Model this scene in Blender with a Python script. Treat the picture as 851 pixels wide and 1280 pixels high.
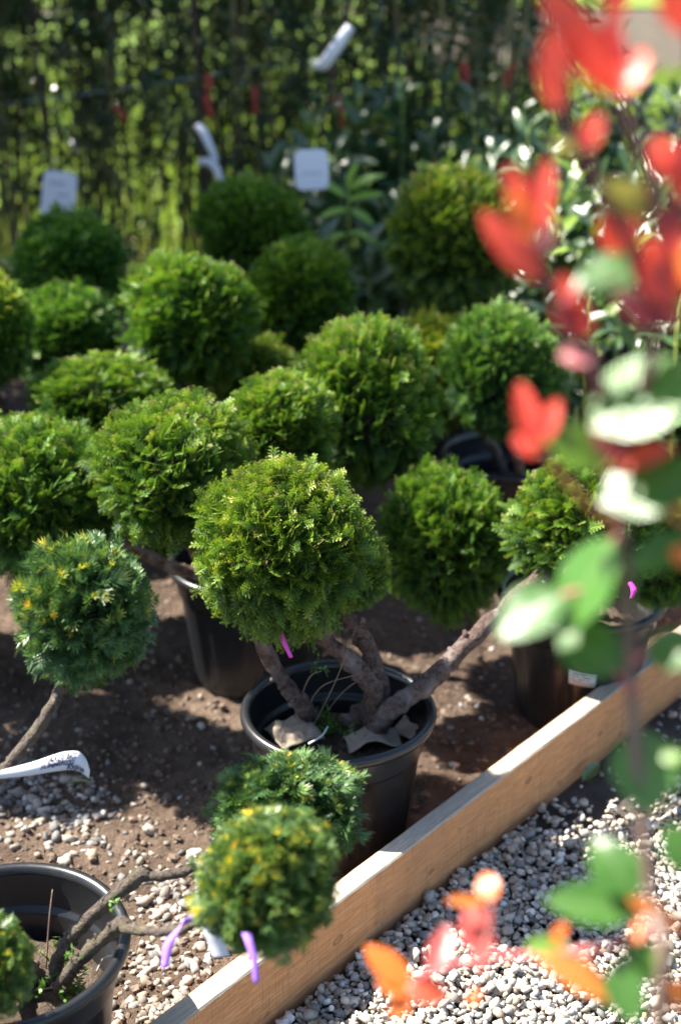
import bpy, math, random
import numpy as np
from mathutils import Vector, Matrix

random.seed(7)
rng = np.random.default_rng(7)
R = math.radians
scene = bpy.context.scene
for o in list(bpy.data.objects):
    bpy.data.objects.remove(o)

# ------------------------------------------------------------------ camera
CAM_H, PITCH, FPX = 1.70, R(24.0), 1778.0
cam_d = bpy.data.cameras.new('camera')
cam_d.sensor_fit = 'VERTICAL'
cam_d.sensor_height = 36.0
cam_d.sensor_width = 36.0
cam_d.lens = 50.0
cam_d.clip_start = 0.05
cam_d.clip_end = 500.0
cam_d.dof.use_dof = True
cam_d.dof.focus_distance = 2.29
cam_d.dof.aperture_fstop = 2.2
cam = bpy.data.objects.new('camera', cam_d)
scene.collection.objects.link(cam)
cam.location = (0, 0, CAM_H)
cam.rotation_euler = (R(90) - PITCH, 0, 0)
scene.camera = cam

# ------------------------------------------------------------------ light
SUN_EL, SUN_AZ = R(52.0), R(-66.0)          # azimuth measured from +Y towards +X
world = bpy.data.worlds.new('World')
scene.world = world
world.use_nodes = True
wn = world.node_tree.nodes
wl = world.node_tree.links
wn.clear()
sky = wn.new('ShaderNodeTexSky')
sky.sky_type = 'NISHITA'
sky.sun_disc = False
sky.sun_elevation = SUN_EL
sky.sun_rotation = SUN_AZ
bg = wn.new('ShaderNodeBackground')
bg.inputs['Strength'].default_value = 0.068
wo = wn.new('ShaderNodeOutputWorld')
wl.new(sky.outputs[0], bg.inputs['Color'])
wl.new(bg.outputs[0], wo.inputs['Surface'])
sun_d = bpy.data.lights.new('sun', 'SUN')
sun_d.energy = 4.9
sun_d.angle = R(0.53)
sun_d.color = (1.0, 0.94, 0.84)
sun = bpy.data.objects.new('sun', sun_d)
scene.collection.objects.link(sun)
to_sun = Vector((math.sin(SUN_AZ) * math.cos(SUN_EL), math.cos(SUN_AZ) * math.cos(SUN_EL), math.sin(SUN_EL)))
sun.rotation_euler = to_sun.to_track_quat('Z', 'Y').to_euler()
sun.location = (0, 0, 12)
vs = scene.view_settings
vs.view_transform = 'Standard'
vs.look = 'None'
vs.gamma = 1.0
vs.use_curve_mapping = False
vs.exposure = 2.2
cy = scene.cycles
cy.max_bounces = 7
cy.diffuse_bounces = 4
cy.glossy_bounces = 3
cy.transmission_bounces = 4
cy.sample_clamp_indirect = 6.0
cy.use_denoising = True

# ------------------------------------------------------------------ helpers
C = scene.collection


def at(px, py, D):
    """point of the place at distance D from the lens along the sight line through (px, py) of the 851x1280 photograph"""
    u = (px - 425.5) / FPX
    v = -(py - 640.0) / FPX
    d = Vector((u, math.cos(PITCH) + v * math.sin(PITCH), -math.sin(PITCH) + v * math.cos(PITCH))).normalized()
    return Vector((0, 0, CAM_H)) + d * D


def atz(px, py, z):
    d = at(px, py, 1.0) - Vector((0, 0, CAM_H))
    return Vector((0, 0, CAM_H)) + d * ((z - CAM_H) / d.z)


def mesh_np(name, V, F, mat=None, smooth=False, col=None, mats=None, midx=None):
    """V (n,3), F list of int arrays (m,k)"""
    if isinstance(F, np.ndarray):
        F = [F]
    V = np.asarray(V, dtype=np.float32)
    me = bpy.data.meshes.new(name)
    me.vertices.add(len(V))
    me.vertices.foreach_set('co', V.ravel())
    nl = sum(f.size for f in F)
    npoly = sum(len(f) for f in F)
    me.loops.add(nl)
    me.polygons.add(npoly)
    me.loops.foreach_set('vertex_index', np.concatenate([f.ravel() for f in F]).astype(np.int32))
    tot = np.concatenate([np.full(len(f), f.shape[1], dtype=np.int32) for f in F])
    st = np.concatenate([[0], np.cumsum(tot)[:-1]]).astype(np.int32)
    me.polygons.foreach_set('loop_start', st)
    me.polygons.foreach_set('use_smooth', np.full(npoly, smooth, dtype=bool))
    if mats:
        for m in mats:
            me.materials.append(m)
        me.polygons.foreach_set('material_index', np.asarray(midx, dtype=np.int32))
    elif mat:
        me.materials.append(mat)
    me.update(calc_edges=True)
    if col is not None:
        a = me.color_attributes.new('col', 'FLOAT_COLOR', 'POINT')
        c = np.ones((len(V), 4), dtype=np.float32)
        c[:, :col.shape[1]] = col
        a.data.foreach_set('color', c.ravel())
    me.validate()
    return me


def obj(name, me, parent=None, loc=None, rot=None, scale=None):
    o = bpy.data.objects.new(name, me)
    C.objects.link(o)
    if parent:
        o.parent = parent
    if loc is not None:
        o.location = loc
    if rot is not None:
        o.rotation_euler = rot
    if scale is not None:
        o.scale = scale
    return o


def tag(o, label, cat, group=None):
    o['label'] = label
    o['category'] = cat
    if group:
        o['group'] = group
    return o


def thing(name, label, cat, loc=(0, 0, 0), group=None):
    return tag(obj(name, None, None, loc), label, cat, group)


class Geo:
    """collects pieces of geometry into one mesh"""
    def __init__(self):
        self.V, self.F, self.Cc, self.n = [], {}, [], 0

    def add(self, V, F, col=None):
        V = np.asarray(V, dtype=np.float32).reshape(-1, 3)
        for f in (F if isinstance(F, list) else [F]):
            f = np.asarray(f, dtype=np.int64)
            self.F.setdefault(f.shape[1], []).append(f + self.n)
        self.V.append(V)
        if col is not None:
            c = np.asarray(col, dtype=np.float32)
            if c.ndim == 1:
                c = np.tile(c, (len(V), 1))
            self.Cc.append(c)
        self.n += len(V)

    def mesh(self, name, mat, smooth=False):
        F = [np.concatenate(self.F[k]) for k in sorted(self.F)]
        col = np.concatenate(self.Cc) if self.Cc else None
        return mesh_np(name, np.concatenate(self.V), F, mat, smooth, col)


def spline(pts, n):
    P = [np.array(p, dtype=float) for p in pts]
    P = [2 * P[0] - P[1]] + P + [2 * P[-1] - P[-2]]
    out = []
    m = len(P) - 3
    for i in range(m):
        for k in range(n):
            t = k / n
            a, b, c, d = P[i:i + 4]
            out.append(0.5 * (2 * b + (c - a) * t + (2 * a - 5 * b + 4 * c - d) * t * t + (3 * b - a - 3 * c + d) * t ** 3))
    out.append(P[-2])
    return np.array(out)


def tube(path, rad, seg=10, rough=0.0, seed=0):
    """tapered closed tube along path; rad scalar / pair / array"""
    path = np.asarray(path, dtype=float)
    n = len(path)
    rad = np.interp(np.linspace(0, 1, n), np.linspace(0, 1, len(np.atleast_1d(rad))), np.atleast_1d(rad).astype(float))
    T = np.gradient(path, axis=0)
    T /= np.linalg.norm(T, axis=1)[:, None] + 1e-9
    ref = np.array([0.3, 0.1, 1.0]) if abs(T[0][2]) < 0.8 else np.array([1.0, 0.2, 0.1])
    V = np.zeros((n, seg, 3))
    r2 = np.random.default_rng(seed)
    u = np.cross(T[0], ref)
    u /= np.linalg.norm(u)
    for i in range(n):
        u = u - T[i] * u.dot(T[i])
        u /= np.linalg.norm(u) + 1e-9
        w = np.cross(T[i], u)
        a = np.linspace(0, 2 * math.pi, seg, endpoint=False)
        rr = rad[i] * (1 + rough * r2.normal(0, 1, seg) + rough * 0.9 * r2.normal())
        V[i] = path[i] + np.outer(np.cos(a) * rr, u) + np.outer(np.sin(a) * rr, w)
    idx = np.arange(n * seg).reshape(n, seg)
    F = np.stack([idx[:-1], np.roll(idx[:-1], -1, 1), np.roll(idx[1:], -1, 1), idx[1:]], -1).reshape(-1, 4)
    V = np.concatenate([V.reshape(-1, 3), [path[0]], [path[-1]]])
    a = idx[0]
    b = idx[-1]
    cap = np.concatenate([np.stack([np.roll(a, -1), a, np.full(seg, n * seg)], -1),
                          np.stack([b, np.roll(b, -1), np.full(seg, n * seg + 1)], -1)])
    return V, [F, cap]


_lat = np.random.default_rng(3).random((256, 256))


def vnoise(x, y):
    xi = np.floor(x).astype(int)
    yi = np.floor(y).astype(int)
    fx = x - xi
    fy = y - yi
    fx = fx * fx * (3 - 2 * fx)
    fy = fy * fy * (3 - 2 * fy)
    g = lambda i, j: _lat[i % 256, j % 256]
    return (g(xi, yi) * (1 - fx) + g(xi + 1, yi) * fx) * (1 - fy) + (g(xi, yi + 1) * (1 - fx) + g(xi + 1, yi + 1) * fx) * fy - 0.5


# ------------------------------------------------------------------ materials
def new_mat(name):
    m = bpy.data.materials.new(name)
    m.use_nodes = True
    n = m.node_tree.nodes
    n.clear()
    out = n.new('ShaderNodeOutputMaterial')
    return m, n, m.node_tree.links, out


def sock(nt_links, frm, to):
    nt_links.new(frm, to)


def mixc(n, l, fac, a, b, mode='MIX'):
    x = n.new('ShaderNodeMix')
    x.data_type = 'RGBA'
    x.blend_type = mode
    for s, v in ((0, fac), (6, a), (7, b)):
        if isinstance(v, (int, float)):
            x.inputs[s].default_value = v
        elif isinstance(v, tuple):
            x.inputs[s].default_value = (*v, 1) if len(v) == 3 else v
        else:
            l.new(v, x.inputs[s])
    return x.outputs[2]


def math_(n, l, op, a, b=0.0, clamp=False):
    x = n.new('ShaderNodeMath')
    x.operation = op
    x.use_clamp = clamp
    for i, v in enumerate((a, b)):
        if isinstance(v, (int, float)):
            x.inputs[i].default_value = v
        else:
            l.new(v, x.inputs[i])
    return x.outputs[0]


def noise(n, l, scale, detail=4, rough=0.55, vec=None, dist=0.0):
    x = n.new('ShaderNodeTexNoise')
    x.inputs['Scale'].default_value = scale
    x.inputs['Detail'].default_value = detail
    x.inputs['Roughness'].default_value = rough
    x.inputs['Distortion'].default_value = dist
    if vec is not None:
        l.new(vec, x.inputs['Vector'])
    return x.outputs[0]


def ramp(n, l, fac, stops, interp='LINEAR'):
    x = n.new('ShaderNodeValToRGB')
    e = x.color_ramp.elements
    x.color_ramp.interpolation = interp
    while len(e) < len(stops):
        e.new(0.5)
    for i, (p, c) in enumerate(stops):
        e[i].position = p
        e[i].color = (*c, 1) if isinstance(c, tuple) else (c, c, c, 1)
    l.new(fac, x.inputs[0])
    return x.outputs[0]


def coords(n, l, kind='Object', scale=(1, 1, 1)):
    t = n.new('ShaderNodeTexCoord')
    mp = n.new('ShaderNodeMapping')
    mp.inputs['Scale'].default_value = scale
    l.new(t.outputs[kind], mp.inputs['Vector'])
    return mp.outputs[0]


def bump(n, l, h, strength=0.3, dist=0.01):
    b = n.new('ShaderNodeBump')
    b.inputs['Strength'].default_value = strength
    b.inputs['Distance'].default_value = dist
    l.new(h, b.inputs['Height'])
    return b.outputs[0]


def principled(n, l, col, rough=0.6, nrm=None, spec=0.5, metal=0.0):
    p = n.new('ShaderNodeBsdfPrincipled')
    if isinstance(col, tuple):
        p.inputs['Base Color'].default_value = (*col, 1)
    else:
        l.new(col, p.inputs['Base Color'])
    if isinstance(rough, (int, float)):
        p.inputs['Roughness'].default_value = rough
    else:
        l.new(rough, p.inputs['Roughness'])
    p.inputs['Specular IOR Level'].default_value = spec
    p.inputs['Metallic'].default_value = metal
    if nrm is not None:
        l.new(nrm, p.inputs['Normal'])
    return p.outputs[0]


def leafshader(n, l, col, out, rough, trans, spec=0.5, tcol=None, nrm=None):
    p = principled(n, l, col, rough, nrm, spec)
    t = n.new('ShaderNodeBsdfTranslucent')
    src = tcol if tcol is not None else col
    if isinstance(src, tuple):
        t.inputs['Color'].default_value = (*src, 1)
    else:
        l.new(src, t.inputs['Color'])
    mx = n.new('ShaderNodeMixShader')
    mx.inputs[0].default_value = trans
    l.new(p, mx.inputs[1])
    l.new(t.outputs[0], mx.inputs[2])
    l.new(mx.outputs[0], out.inputs['Surface'])


def attr_rgb(n, l, name='col'):
    a = n.new('ShaderNodeAttribute')
    a.attribute_name = name
    s = n.new('ShaderNodeSeparateColor')
    l.new(a.outputs['Color'], s.inputs[0])
    return a.outputs['Color'], s.outputs


def mat_conifer(name, stops, core, trans=0.3, rough=0.5, tboost=(1.25, 1.2, 0.7), spec=0.35):
    m, n, l, out = new_mat(name)
    _, s = attr_rgb(n, l)
    oi = n.new('ShaderNodeObjectInfo')
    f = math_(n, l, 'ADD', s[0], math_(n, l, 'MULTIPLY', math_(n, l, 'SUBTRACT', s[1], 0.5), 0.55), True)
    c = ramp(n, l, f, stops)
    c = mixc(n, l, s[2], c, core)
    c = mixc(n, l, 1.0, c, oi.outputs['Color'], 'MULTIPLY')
    tc = mixc(n, l, 1.0, c, tboost, 'MULTIPLY')
    leafshader(n, l, c, out, rough, trans, spec, tc)
    return m


M = {}
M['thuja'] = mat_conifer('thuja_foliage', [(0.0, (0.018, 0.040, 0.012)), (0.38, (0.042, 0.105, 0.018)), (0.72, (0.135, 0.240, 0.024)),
                                           (0.90, (0.25, 0.33, 0.045)), (1.0, (0.40, 0.29, 0.19))], (0.014, 0.012, 0.008), 0.30)  # spray bases and core coloured dark to deepen the shade in the gaps
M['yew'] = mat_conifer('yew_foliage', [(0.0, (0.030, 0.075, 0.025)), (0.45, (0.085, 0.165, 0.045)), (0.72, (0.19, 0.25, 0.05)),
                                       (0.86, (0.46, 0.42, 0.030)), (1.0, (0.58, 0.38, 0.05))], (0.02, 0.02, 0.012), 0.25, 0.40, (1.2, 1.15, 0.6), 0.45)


def mat_bark(name, c1, c2, c3, scale=1.0):
    m, n, l, out = new_mat(name)
    v = coords(n, l, 'Object')
    a = noise(n, l, 75 * scale, 6, 0.7, v, 0.8)
    b = noise(n, l, 22 * scale, 3, 0.5, v, 0.6)
    d = noise(n, l, 230 * scale, 3, 0.6, v)
    c = mixc(n, l, ramp(n, l, a, [(0.35, 0.0), (0.65, 1.0)]), c1, c2)
    c = mixc(n, l, ramp(n, l, b, [(0.5, 0.0), (0.68, 1.0)]), c, c3)
    h = math_(n, l, 'ADD', a, math_(n, l, 'MULTIPLY', d, 0.5))
    l.new(principled(n, l, c, 0.8, bump(n, l, h, 1.0, 0.018), 0.2), out.inputs['Surface'])
    return m


M['bark'] = mat_bark('thuja_bark', (0.065, 0.042, 0.034), (0.25, 0.17, 0.14), (0.30, 0.25, 0.23))
M['yewbark'] = mat_bark('yew_bark', (0.075, 0.055, 0.045), (0.20, 0.165, 0.135), (0.15, 0.135, 0.08))
M['stake'] = mat_bark('stake_wood', (0.045, 0.03, 0.028), (0.09, 0.06, 0.055), (0.06, 0.045, 0.04))


def mat_plastic():
    m, n, l, out = new_mat('black_pot_plastic')
    v = coords(n, l, 'Object')
    a = noise(n, l, 9, 5, 0.65, v)
    b = noise(n, l, 60, 4, 0.7, v)
    z = n.new('ShaderNodeSeparateXYZ')
    l.new(v, z.inputs[0])
    dust_or_tone = math_(n, l, 'MULTIPLY', ramp(n, l, a, [(0.45, 0.0), (0.75, 1.0)]), ramp(n, l, b, [(0.35, 0.1), (0.7, 0.9)]))
    low = n.new('ShaderNodeMapRange')
    low.inputs[1].default_value = 0.0
    low.inputs[2].default_value = 0.12
    low.inputs[3].default_value = 0.75
    low.inputs[4].default_value = 0.10
    l.new(z.outputs[2], low.inputs[0])
    f = math_(n, l, 'MULTIPLY', math_(n, l, 'ADD', dust_or_tone, math_(n, l, 'MULTIPLY', ramp(n, l, b, [(0.4, 0.0), (0.62, 1.0)]), low.outputs[0])), 0.09, True)
    c = mixc(n, l, f, (0.011, 0.012, 0.014), (0.17, 0.135, 0.105))
    r = math_(n, l, 'ADD', math_(n, l, 'MULTIPLY', f, 0.9), 0.30, True)
    l.new(principled(n, l, c, r, bump(n, l, b, 0.08, 0.003), 0.5), out.inputs['Surface'])
    return m


M['plastic'] = mat_plastic()


def mat_simple(name, col, rough=0.7, spec=0.4, var=0.0, scale=40, bmp=0.0):
    m, n, l, out = new_mat(name)
    c = col
    nr = None
    if var or bmp:
        v = coords(n, l, 'Object')
        a = noise(n, l, scale, 5, 0.6, v)
        if var:
            c = mixc(n, l, a, tuple(x * (1 - var) for x in col), tuple(min(1, x * (1 + var)) for x in col))
        if bmp:
            nr = bump(n, l, a, bmp, 0.006)
    l.new(principled(n, l, c, rough, nr, spec), out.inputs['Surface'])
    return m


def mat_soil(name, dark, mid, light, bstr=0.9):
    m, n, l, out = new_mat(name)
    v = coords(n, l, 'Object')
    a = noise(n, l, 5, 5, 0.6, v)
    b = noise(n, l, 45, 6, 0.7, v)
    d = noise(n, l, 260, 4, 0.7, v)
    c = mixc(n, l, ramp(n, l, b, [(0.3, 0.0), (0.7, 1.0)]), dark, mid)
    c = mixc(n, l, math_(n, l, 'MULTIPLY', ramp(n, l, a, [(0.4, 0.0), (0.7, 1.0)]), ramp(n, l, d, [(0.4, 0.2), (0.65, 1.0)])), c, light)
    h = math_(n, l, 'ADD', b, math_(n, l, 'MULTIPLY', d, 0.45))
    l.new(principled(n, l, c, 0.95, bump(n, l, h, bstr, 0.030), 0.15), out.inputs['Surface'])
    return m


M['soil'] = mat_soil('bare_soil', (0.055, 0.037, 0.027), (0.145, 0.100, 0.072), (0.29, 0.21, 0.155))
M['potsoil'] = mat_soil('pot_soil', (0.05, 0.035, 0.025), (0.13, 0.095, 0.07), (0.26, 0.20, 0.15))
M['farsoil'] = mat_soil('far_soil', (0.075, 0.062, 0.045), (0.13, 0.108, 0.08), (0.19, 0.165, 0.125), 1.0)
M['fabric'] = mat_soil('gravel_base', (0.05, 0.043, 0.038), (0.10, 0.086, 0.075), (0.19, 0.16, 0.135), 0.8)


def mat_stone():
    m, n, l, out = new_mat('pebble_stone')
    a = n.new('ShaderNodeAttribute')
    a.attribute_name = 'col'
    oi = n.new('ShaderNodeObjectInfo')
    v = coords(n, l, 'Object')
    b = noise(n, l, 120, 4, 0.65, v)
    c = mixc(n, l, 1.0, a.outputs['Color'], oi.outputs['Color'], 'MULTIPLY')
    c = mixc(n, l, 1.0, c, ramp(n, l, b, [(0.25, 0.62), (0.75, 1.15)]), 'MULTIPLY')
    l.new(principled(n, l, c, 0.75, bump(n, l, b, 0.35, 0.002), 0.3), out.inputs['Surface'])
    return m


M['stone'] = mat_stone()


def mat_wood(top):
    m, n, l, out = new_mat('weathered_top_wood' if top else 'sawn_plank_wood')
    v = coords(n, l, 'Object', (1.6, 22, 22))
    v2 = coords(n, l, 'Object', (14, 150, 150))
    v3 = coords(n, l, 'Object', (1, 1, 1))
    g = noise(n, l, 2.2, 5, 0.6, v, 1.2)
    f = noise(n, l, 2.0, 4, 0.65, v2)
    k = noise(n, l, 22, 3, 0.5, coords(n, l, 'Object', (0.8, 1, 1)))
    big = noise(n, l, 3.0, 3, 0.5, v3)
    gr = ramp(n, l, g, [(0.30, 0.0), (0.44, 0.75), (0.50, 0.2), (0.58, 0.9), (0.64, 0.45), (0.75, 1.0)])
    if top:
        c = mixc(n, l, gr, (0.33, 0.265, 0.20), (0.52, 0.44, 0.345))
        c = mixc(n, l, ramp(n, l, f, [(0.35, 0.7), (0.6, 0.0)]), c, (0.30, 0.25, 0.20))
    else:
        c = mixc(n, l, gr, (0.50, 0.205, 0.082), (0.74, 0.38, 0.175))
        c = mixc(n, l, ramp(n, l, f, [(0.38, 0.6), (0.56, 0.0)]), c, (0.36, 0.17, 0.070))
        c = mixc(n, l, ramp(n, l, k, [(0.67, 0.0), (0.76, 0.8)]), c, (0.13, 0.075, 0.045))
        for (kx, kz, kr) in ((0.36, 0.062, 0.0085), (0.55, 0.095, 0.004), (0.62, 0.05, 0.005), (0.93, 0.085, 0.0075), (1.20, 0.06, 0.005), (0.70, 0.10, 0.003), (0.46, 0.035, 0.0035)):
            vm = n.new('ShaderNodeVectorMath')
            vm.operation = 'DISTANCE'
            mp = n.new('ShaderNodeMapping')
            mp.inputs['Scale'].default_value = (0.6, 0.0, 1.0)
            l.new(v3, mp.inputs['Vector'])
            l.new(mp.outputs[0], vm.inputs[0])
            vm.inputs[1].default_value = (kx * 0.6, 0.0, kz)
            dd = math_(n, l, 'ADD', vm.outputs['Value'], math_(n, l, 'MULTIPLY', math_(n, l, 'SUBTRACT', k, 0.5), 0.012))
            c = mixc(n, l, ramp(n, l, math_(n, l, 'DIVIDE', dd, kr * 2.5), [(0.0, 0.75), (0.18, 0.25), (0.34, 0.8), (0.46, 0.0)]), c, (0.12, 0.055, 0.028))
        c = mixc(n, l, ramp(n, l, big, [(0.45, 0.0), (0.75, 0.5)]), c, (0.46, 0.25, 0.12))
        saw = noise(n, l, 1.0, 2, 0.5, coords(n, l, 'Object', (260, 8, 10)))
        c = mixc(n, l, ramp(n, l, saw, [(0.52, 0.0), (0.68, 0.45)]), c, (0.34, 0.16, 0.075))
        sx = n.new('ShaderNodeSeparateXYZ')
        l.new(v3, sx.inputs[0])
        e = math_(n, l, 'ADD', sx.outputs[0], math_(n, l, 'MULTIPLY', k, 0.012))
        st = math_(n, l, 'MULTIPLY', ramp(n, l, e, [(0.462, 0.0), (0.466, 1.0), (0.55, 0.8), (0.85, 0.0)]), ramp(n, l, noise(n, l, 11, 4, 0.65, v3), [(0.35, 0.2), (0.65, 0.9)]))
        c = mixc(n, l, math_(n, l, 'MULTIPLY', st, 0.7), c, (0.30, 0.15, 0.085))
    h = math_(n, l, 'ADD', math_(n, l, 'MULTIPLY', g, 0.5), f)
    l.new(principled(n, l, c, 0.75, bump(n, l, h, 0.35, 0.0025), 0.25), out.inputs['Surface'])
    return m


M['wood'] = mat_wood(False)
M['woodtop'] = mat_wood(True)


def mat_leaf(name, trans=0.35, rough=0.3, spec=0.5, tb=(1.3, 1.2, 0.6), midrib=True):
    """leaf whose colour comes from the object colour; the veins are drawn from the leaf's own generated coordinates"""
    m, n, l, out = new_mat(name)
    oi = n.new('ShaderNodeObjectInfo')
    t = n.new('ShaderNodeTexCoord')
    s = n.new('ShaderNodeSeparateXYZ')
    l.new(t.outputs['Generated'], s.inputs[0])
    ax = math_(n, l, 'ABSOLUTE', math_(n, l, 'SUBTRACT', s.outputs[0], 0.5))
    w = n.new('ShaderNodeTexWave')
    w.inputs['Scale'].default_value = 5.0
    w.inputs['Distortion'].default_value = 0.8
    cm = n.new('ShaderNodeCombineXYZ')
    l.new(math_(n, l, 'SUBTRACT', s.outputs[1], math_(n, l, 'MULTIPLY', ax, 0.55)), cm.inputs[0])
    l.new(cm.outputs[0], w.inputs['Vector'])
    rib = ramp(n, l, ax, [(0.0, 1.0), (0.035, 0.0)])
    c = mixc(n, l, math_(n, l, 'MULTIPLY', w.outputs[0], 0.18), oi.outputs['Color'], mixc(n, l, 1.0, oi.outputs['Color'], (1.5, 1.4, 1.2), 'MULTIPLY'))
    c = mixc(n, l, math_(n, l, 'MULTIPLY', rib, 0.55), c, mixc(n, l, 0.5, oi.outputs['Color'], (0.35, 0.42, 0.15)))
    nz = noise(n, l, 14, 3, 0.5, t.outputs['Generated'])
    c = mixc(n, l, 1.0, c, ramp(n, l, nz, [(0.3, 0.78), (0.7, 1.15)]), 'MULTIPLY')
    tc = mixc(n, l, 1.0, c, tb, 'MULTIPLY')
    leafshader(n, l, c, out, rough, trans, spec, tc, bump(n, l, w.outputs[0], 0.12, 0.003))
    return m


M['photleaf'] = mat_leaf('photinia_leaf', 0.42, 0.31, 0.45, (1.35, 1.15, 0.8))
M['laurelleaf'] = mat_leaf('laurel_leaf', 0.22, 0.33, 0.8, (1.6, 1.5, 0.5))


def mat_vleaf(name, stops, trans, rough, spec=0.3, tb=(1.3, 1.2, 0.6)):
    m, n, l, out = new_mat(name)
    _, s = attr_rgb(n, l)
    c = ramp(n, l, s[1], stops)
    leafshader(n, l, c, out, rough, trans, spec, mixc(n, l, 1.0, c, tb, 'MULTIPLY'))
    return m


M['bambooleaf'] = mat_vleaf('bamboo_leaf', [(0.0, (0.026, 0.060, 0.034)), (0.6, (0.050, 0.090, 0.036)), (0.85, (0.09, 0.12, 0.035)), (1.0, (0.20, 0.18, 0.08))], 0.30, 0.27, 0.7)
M['grass'] = mat_vleaf('meadow_grass', [(0.0, (0.10, 0.19, 0.025)), (0.7, (0.17, 0.26, 0.035)), (1.0, (0.30, 0.29, 0.10))], 0.5, 0.5)
M['litter'] = mat_vleaf('dry_leaf', [(0.0, (0.22, 0.16, 0.10)), (1.0, (0.52, 0.45, 0.35))], 0.25, 0.6)
M['weed'] = mat_vleaf('weed_leaf', [(0.0, (0.05, 0.13, 0.02)), (1.0, (0.13, 0.25, 0.04))], 0.35, 0.45)


def mat_culm():
    m, n, l, out = new_mat('bamboo_culm')
    oi = n.new('ShaderNodeObjectInfo')
    c = mixc(n, l, oi.outputs['Random'], (0.11, 0.13, 0.04), (0.26, 0.21, 0.10))
    v = coords(n, l, 'Object', (1, 1, 4.5))
    z = n.new('ShaderNodeSeparateXYZ')
    l.new(v, z.inputs[0])
    c = mixc(n, l, ramp(n, l, noise(n, l, 6, 3, 0.5, v), [(0.4, 0.0), (0.7, 0.6)]), c, (0.12, 0.12, 0.10))
    l.new(principled(n, l, c, 0.45, None, 0.4), out.inputs['Surface'])
    return m


M['culm'] = mat_culm()


def mat_burlap():
    m, n, l, out = new_mat('burlap_cloth')
    v = coords(n, l, 'Object')
    x = n.new('ShaderNodeTexWave')
    x.inputs['Scale'].default_value = 130
    x.bands_direction = 'X'
    y = n.new('ShaderNodeTexWave')
    y.inputs['Scale'].default_value = 130
    y.bands_direction = 'Y'
    for w in (x, y):
        w.inputs['Distortion'].default_value = 1.5
        l.new(v, w.inputs['Vector'])
    h = math_(n, l, 'MULTIPLY', x.outputs[0], y.outputs[0])
    c = mixc(n, l, h, (0.26, 0.21, 0.16), (0.60, 0.52, 0.42))
    l.new(principled(n, l, c, 0.95, bump(n, l, h, 0.5, 0.003), 0.1), out.inputs['Surface'])
    return m


M['burlap'] = mat_burlap()
M['tagwhite'] = mat_simple('white_tag_film', (0.60, 0.61, 0.66), 0.4, 0.4, 0.06, 30)
M['ink'] = mat_simple('blue_black_ink', (0.012, 0.012, 0.06), 0.6)
M['magenta'] = mat_simple('magenta_ribbon', (0.72, 0.06, 0.50), 0.35, 0.5, 0.15, 60)
M['purple'] = mat_simple('violet_ribbon', (0.36, 0.17, 0.75), 0.3, 0.5, 0.12, 60)
M['redtie'] = mat_simple('red_tie', (0.36, 0.035, 0.025), 0.5, 0.4, 0.2, 60)
M['string'] = mat_simple('pale_string', (0.70, 0.68, 0.64), 0.7)
M['wire'] = mat_simple('pale_blue_rope', (0.30, 0.37, 0.42), 0.5)
M['drytwig'] = mat_simple('dry_twig', (0.24, 0.17, 0.13), 0.8, 0.2, 0.3, 80)
M['fieldgreen'] = mat_simple('field_grass', (0.13, 0.20, 0.035), 0.9, 0.1, 0.45, 7, 0.6)
M['racemes'] = mat_simple('laurel_raceme', (0.42, 0.45, 0.16), 0.7, 0.2, 0.3, 200)


def mat_obj(name, rough, spec=0.4):
    m, n, l, out = new_mat(name)
    oi = n.new('ShaderNodeObjectInfo')
    v = coords(n, l, 'Object')
    c = mixc(n, l, 1.0, oi.outputs['Color'], ramp(n, l, noise(n, l, 45, 4, 0.6, v), [(0.3, 0.7), (0.7, 1.2)]), 'MULTIPLY')
    l.new(principled(n, l, c, rough, None, spec), out.inputs['Surface'])
    return m


M['twig'] = mat_obj('twig_bark', 0.55)

# ------------------------------------------------------------------ the plank's line on the ground
B0 = Vector((-0.237, 1.627, 0))
BD = Vector((0.652, 0.759, 0)).normalized()
BN = Vector((BD.y, -BD.x, 0))          # points to the gravel side
PL_H, PL_T = 0.14, 0.040


def perp(x, y):
    return (x - B0.x) * BN.x + (y - B0.y) * BN.y


def along(x, y):
    return (x - B0.x) * BD.x + (y - B0.y) * BD.y


# ------------------------------------------------------------------ the ground
def grid(x0, x1, y0, y1, nx, ny):
    X, Y = np.meshgrid(np.linspace(x0, x1, nx), np.linspace(y0, y1, ny))
    i = np.arange(nx * ny).reshape(ny, nx)
    F = np.stack([i[:-1, :-1], i[:-1, 1:], i[1:, 1:], i[1:, :-1]], -1).reshape(-1, 4)
    return X.ravel(), Y.ravel(), F


def soil_h(X, Y):
    h = 0.022 * vnoise(X * 3.1 + 5, Y * 3.1) + 0.014 * vnoise(X * 11, Y * 11 + 9) + 0.012 * vnoise(X * 34, Y * 34) + 0.009 * vnoise(X * 75, Y * 75)
    return h - 0.004


X, Y, Fq = grid(-120, 120, -60, 260, 60, 80)
g = obj('ground', mesh_np('ground', np.stack([X, Y, np.full_like(X, -0.045)], -1), Fq, M['farsoil']))
g['kind'] = 'structure'

X, Y, Fq = grid(-1.7, 1.9, 0.9, 5.4, 330, 410)
keep = perp(X[Fq].mean(1), Y[Fq].mean(1)) < -0.012
Z = soil_h(X, Y)
edge = np.minimum(np.minimum(X + 1.7, 1.9 - X), np.minimum(Y - 0.9, 5.4 - Y))
Z = np.where(edge < 0.15, Z * np.clip(edge / 0.15, 0, 1) - 0.03 * (1 - np.clip(edge / 0.15, 0, 1)), Z)
soil = obj('soil_bed', mesh_np('soil_bed', np.stack([X, Y, Z], -1), Fq[keep], M['soil'], True))
soil['kind'] = 'structure'

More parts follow.
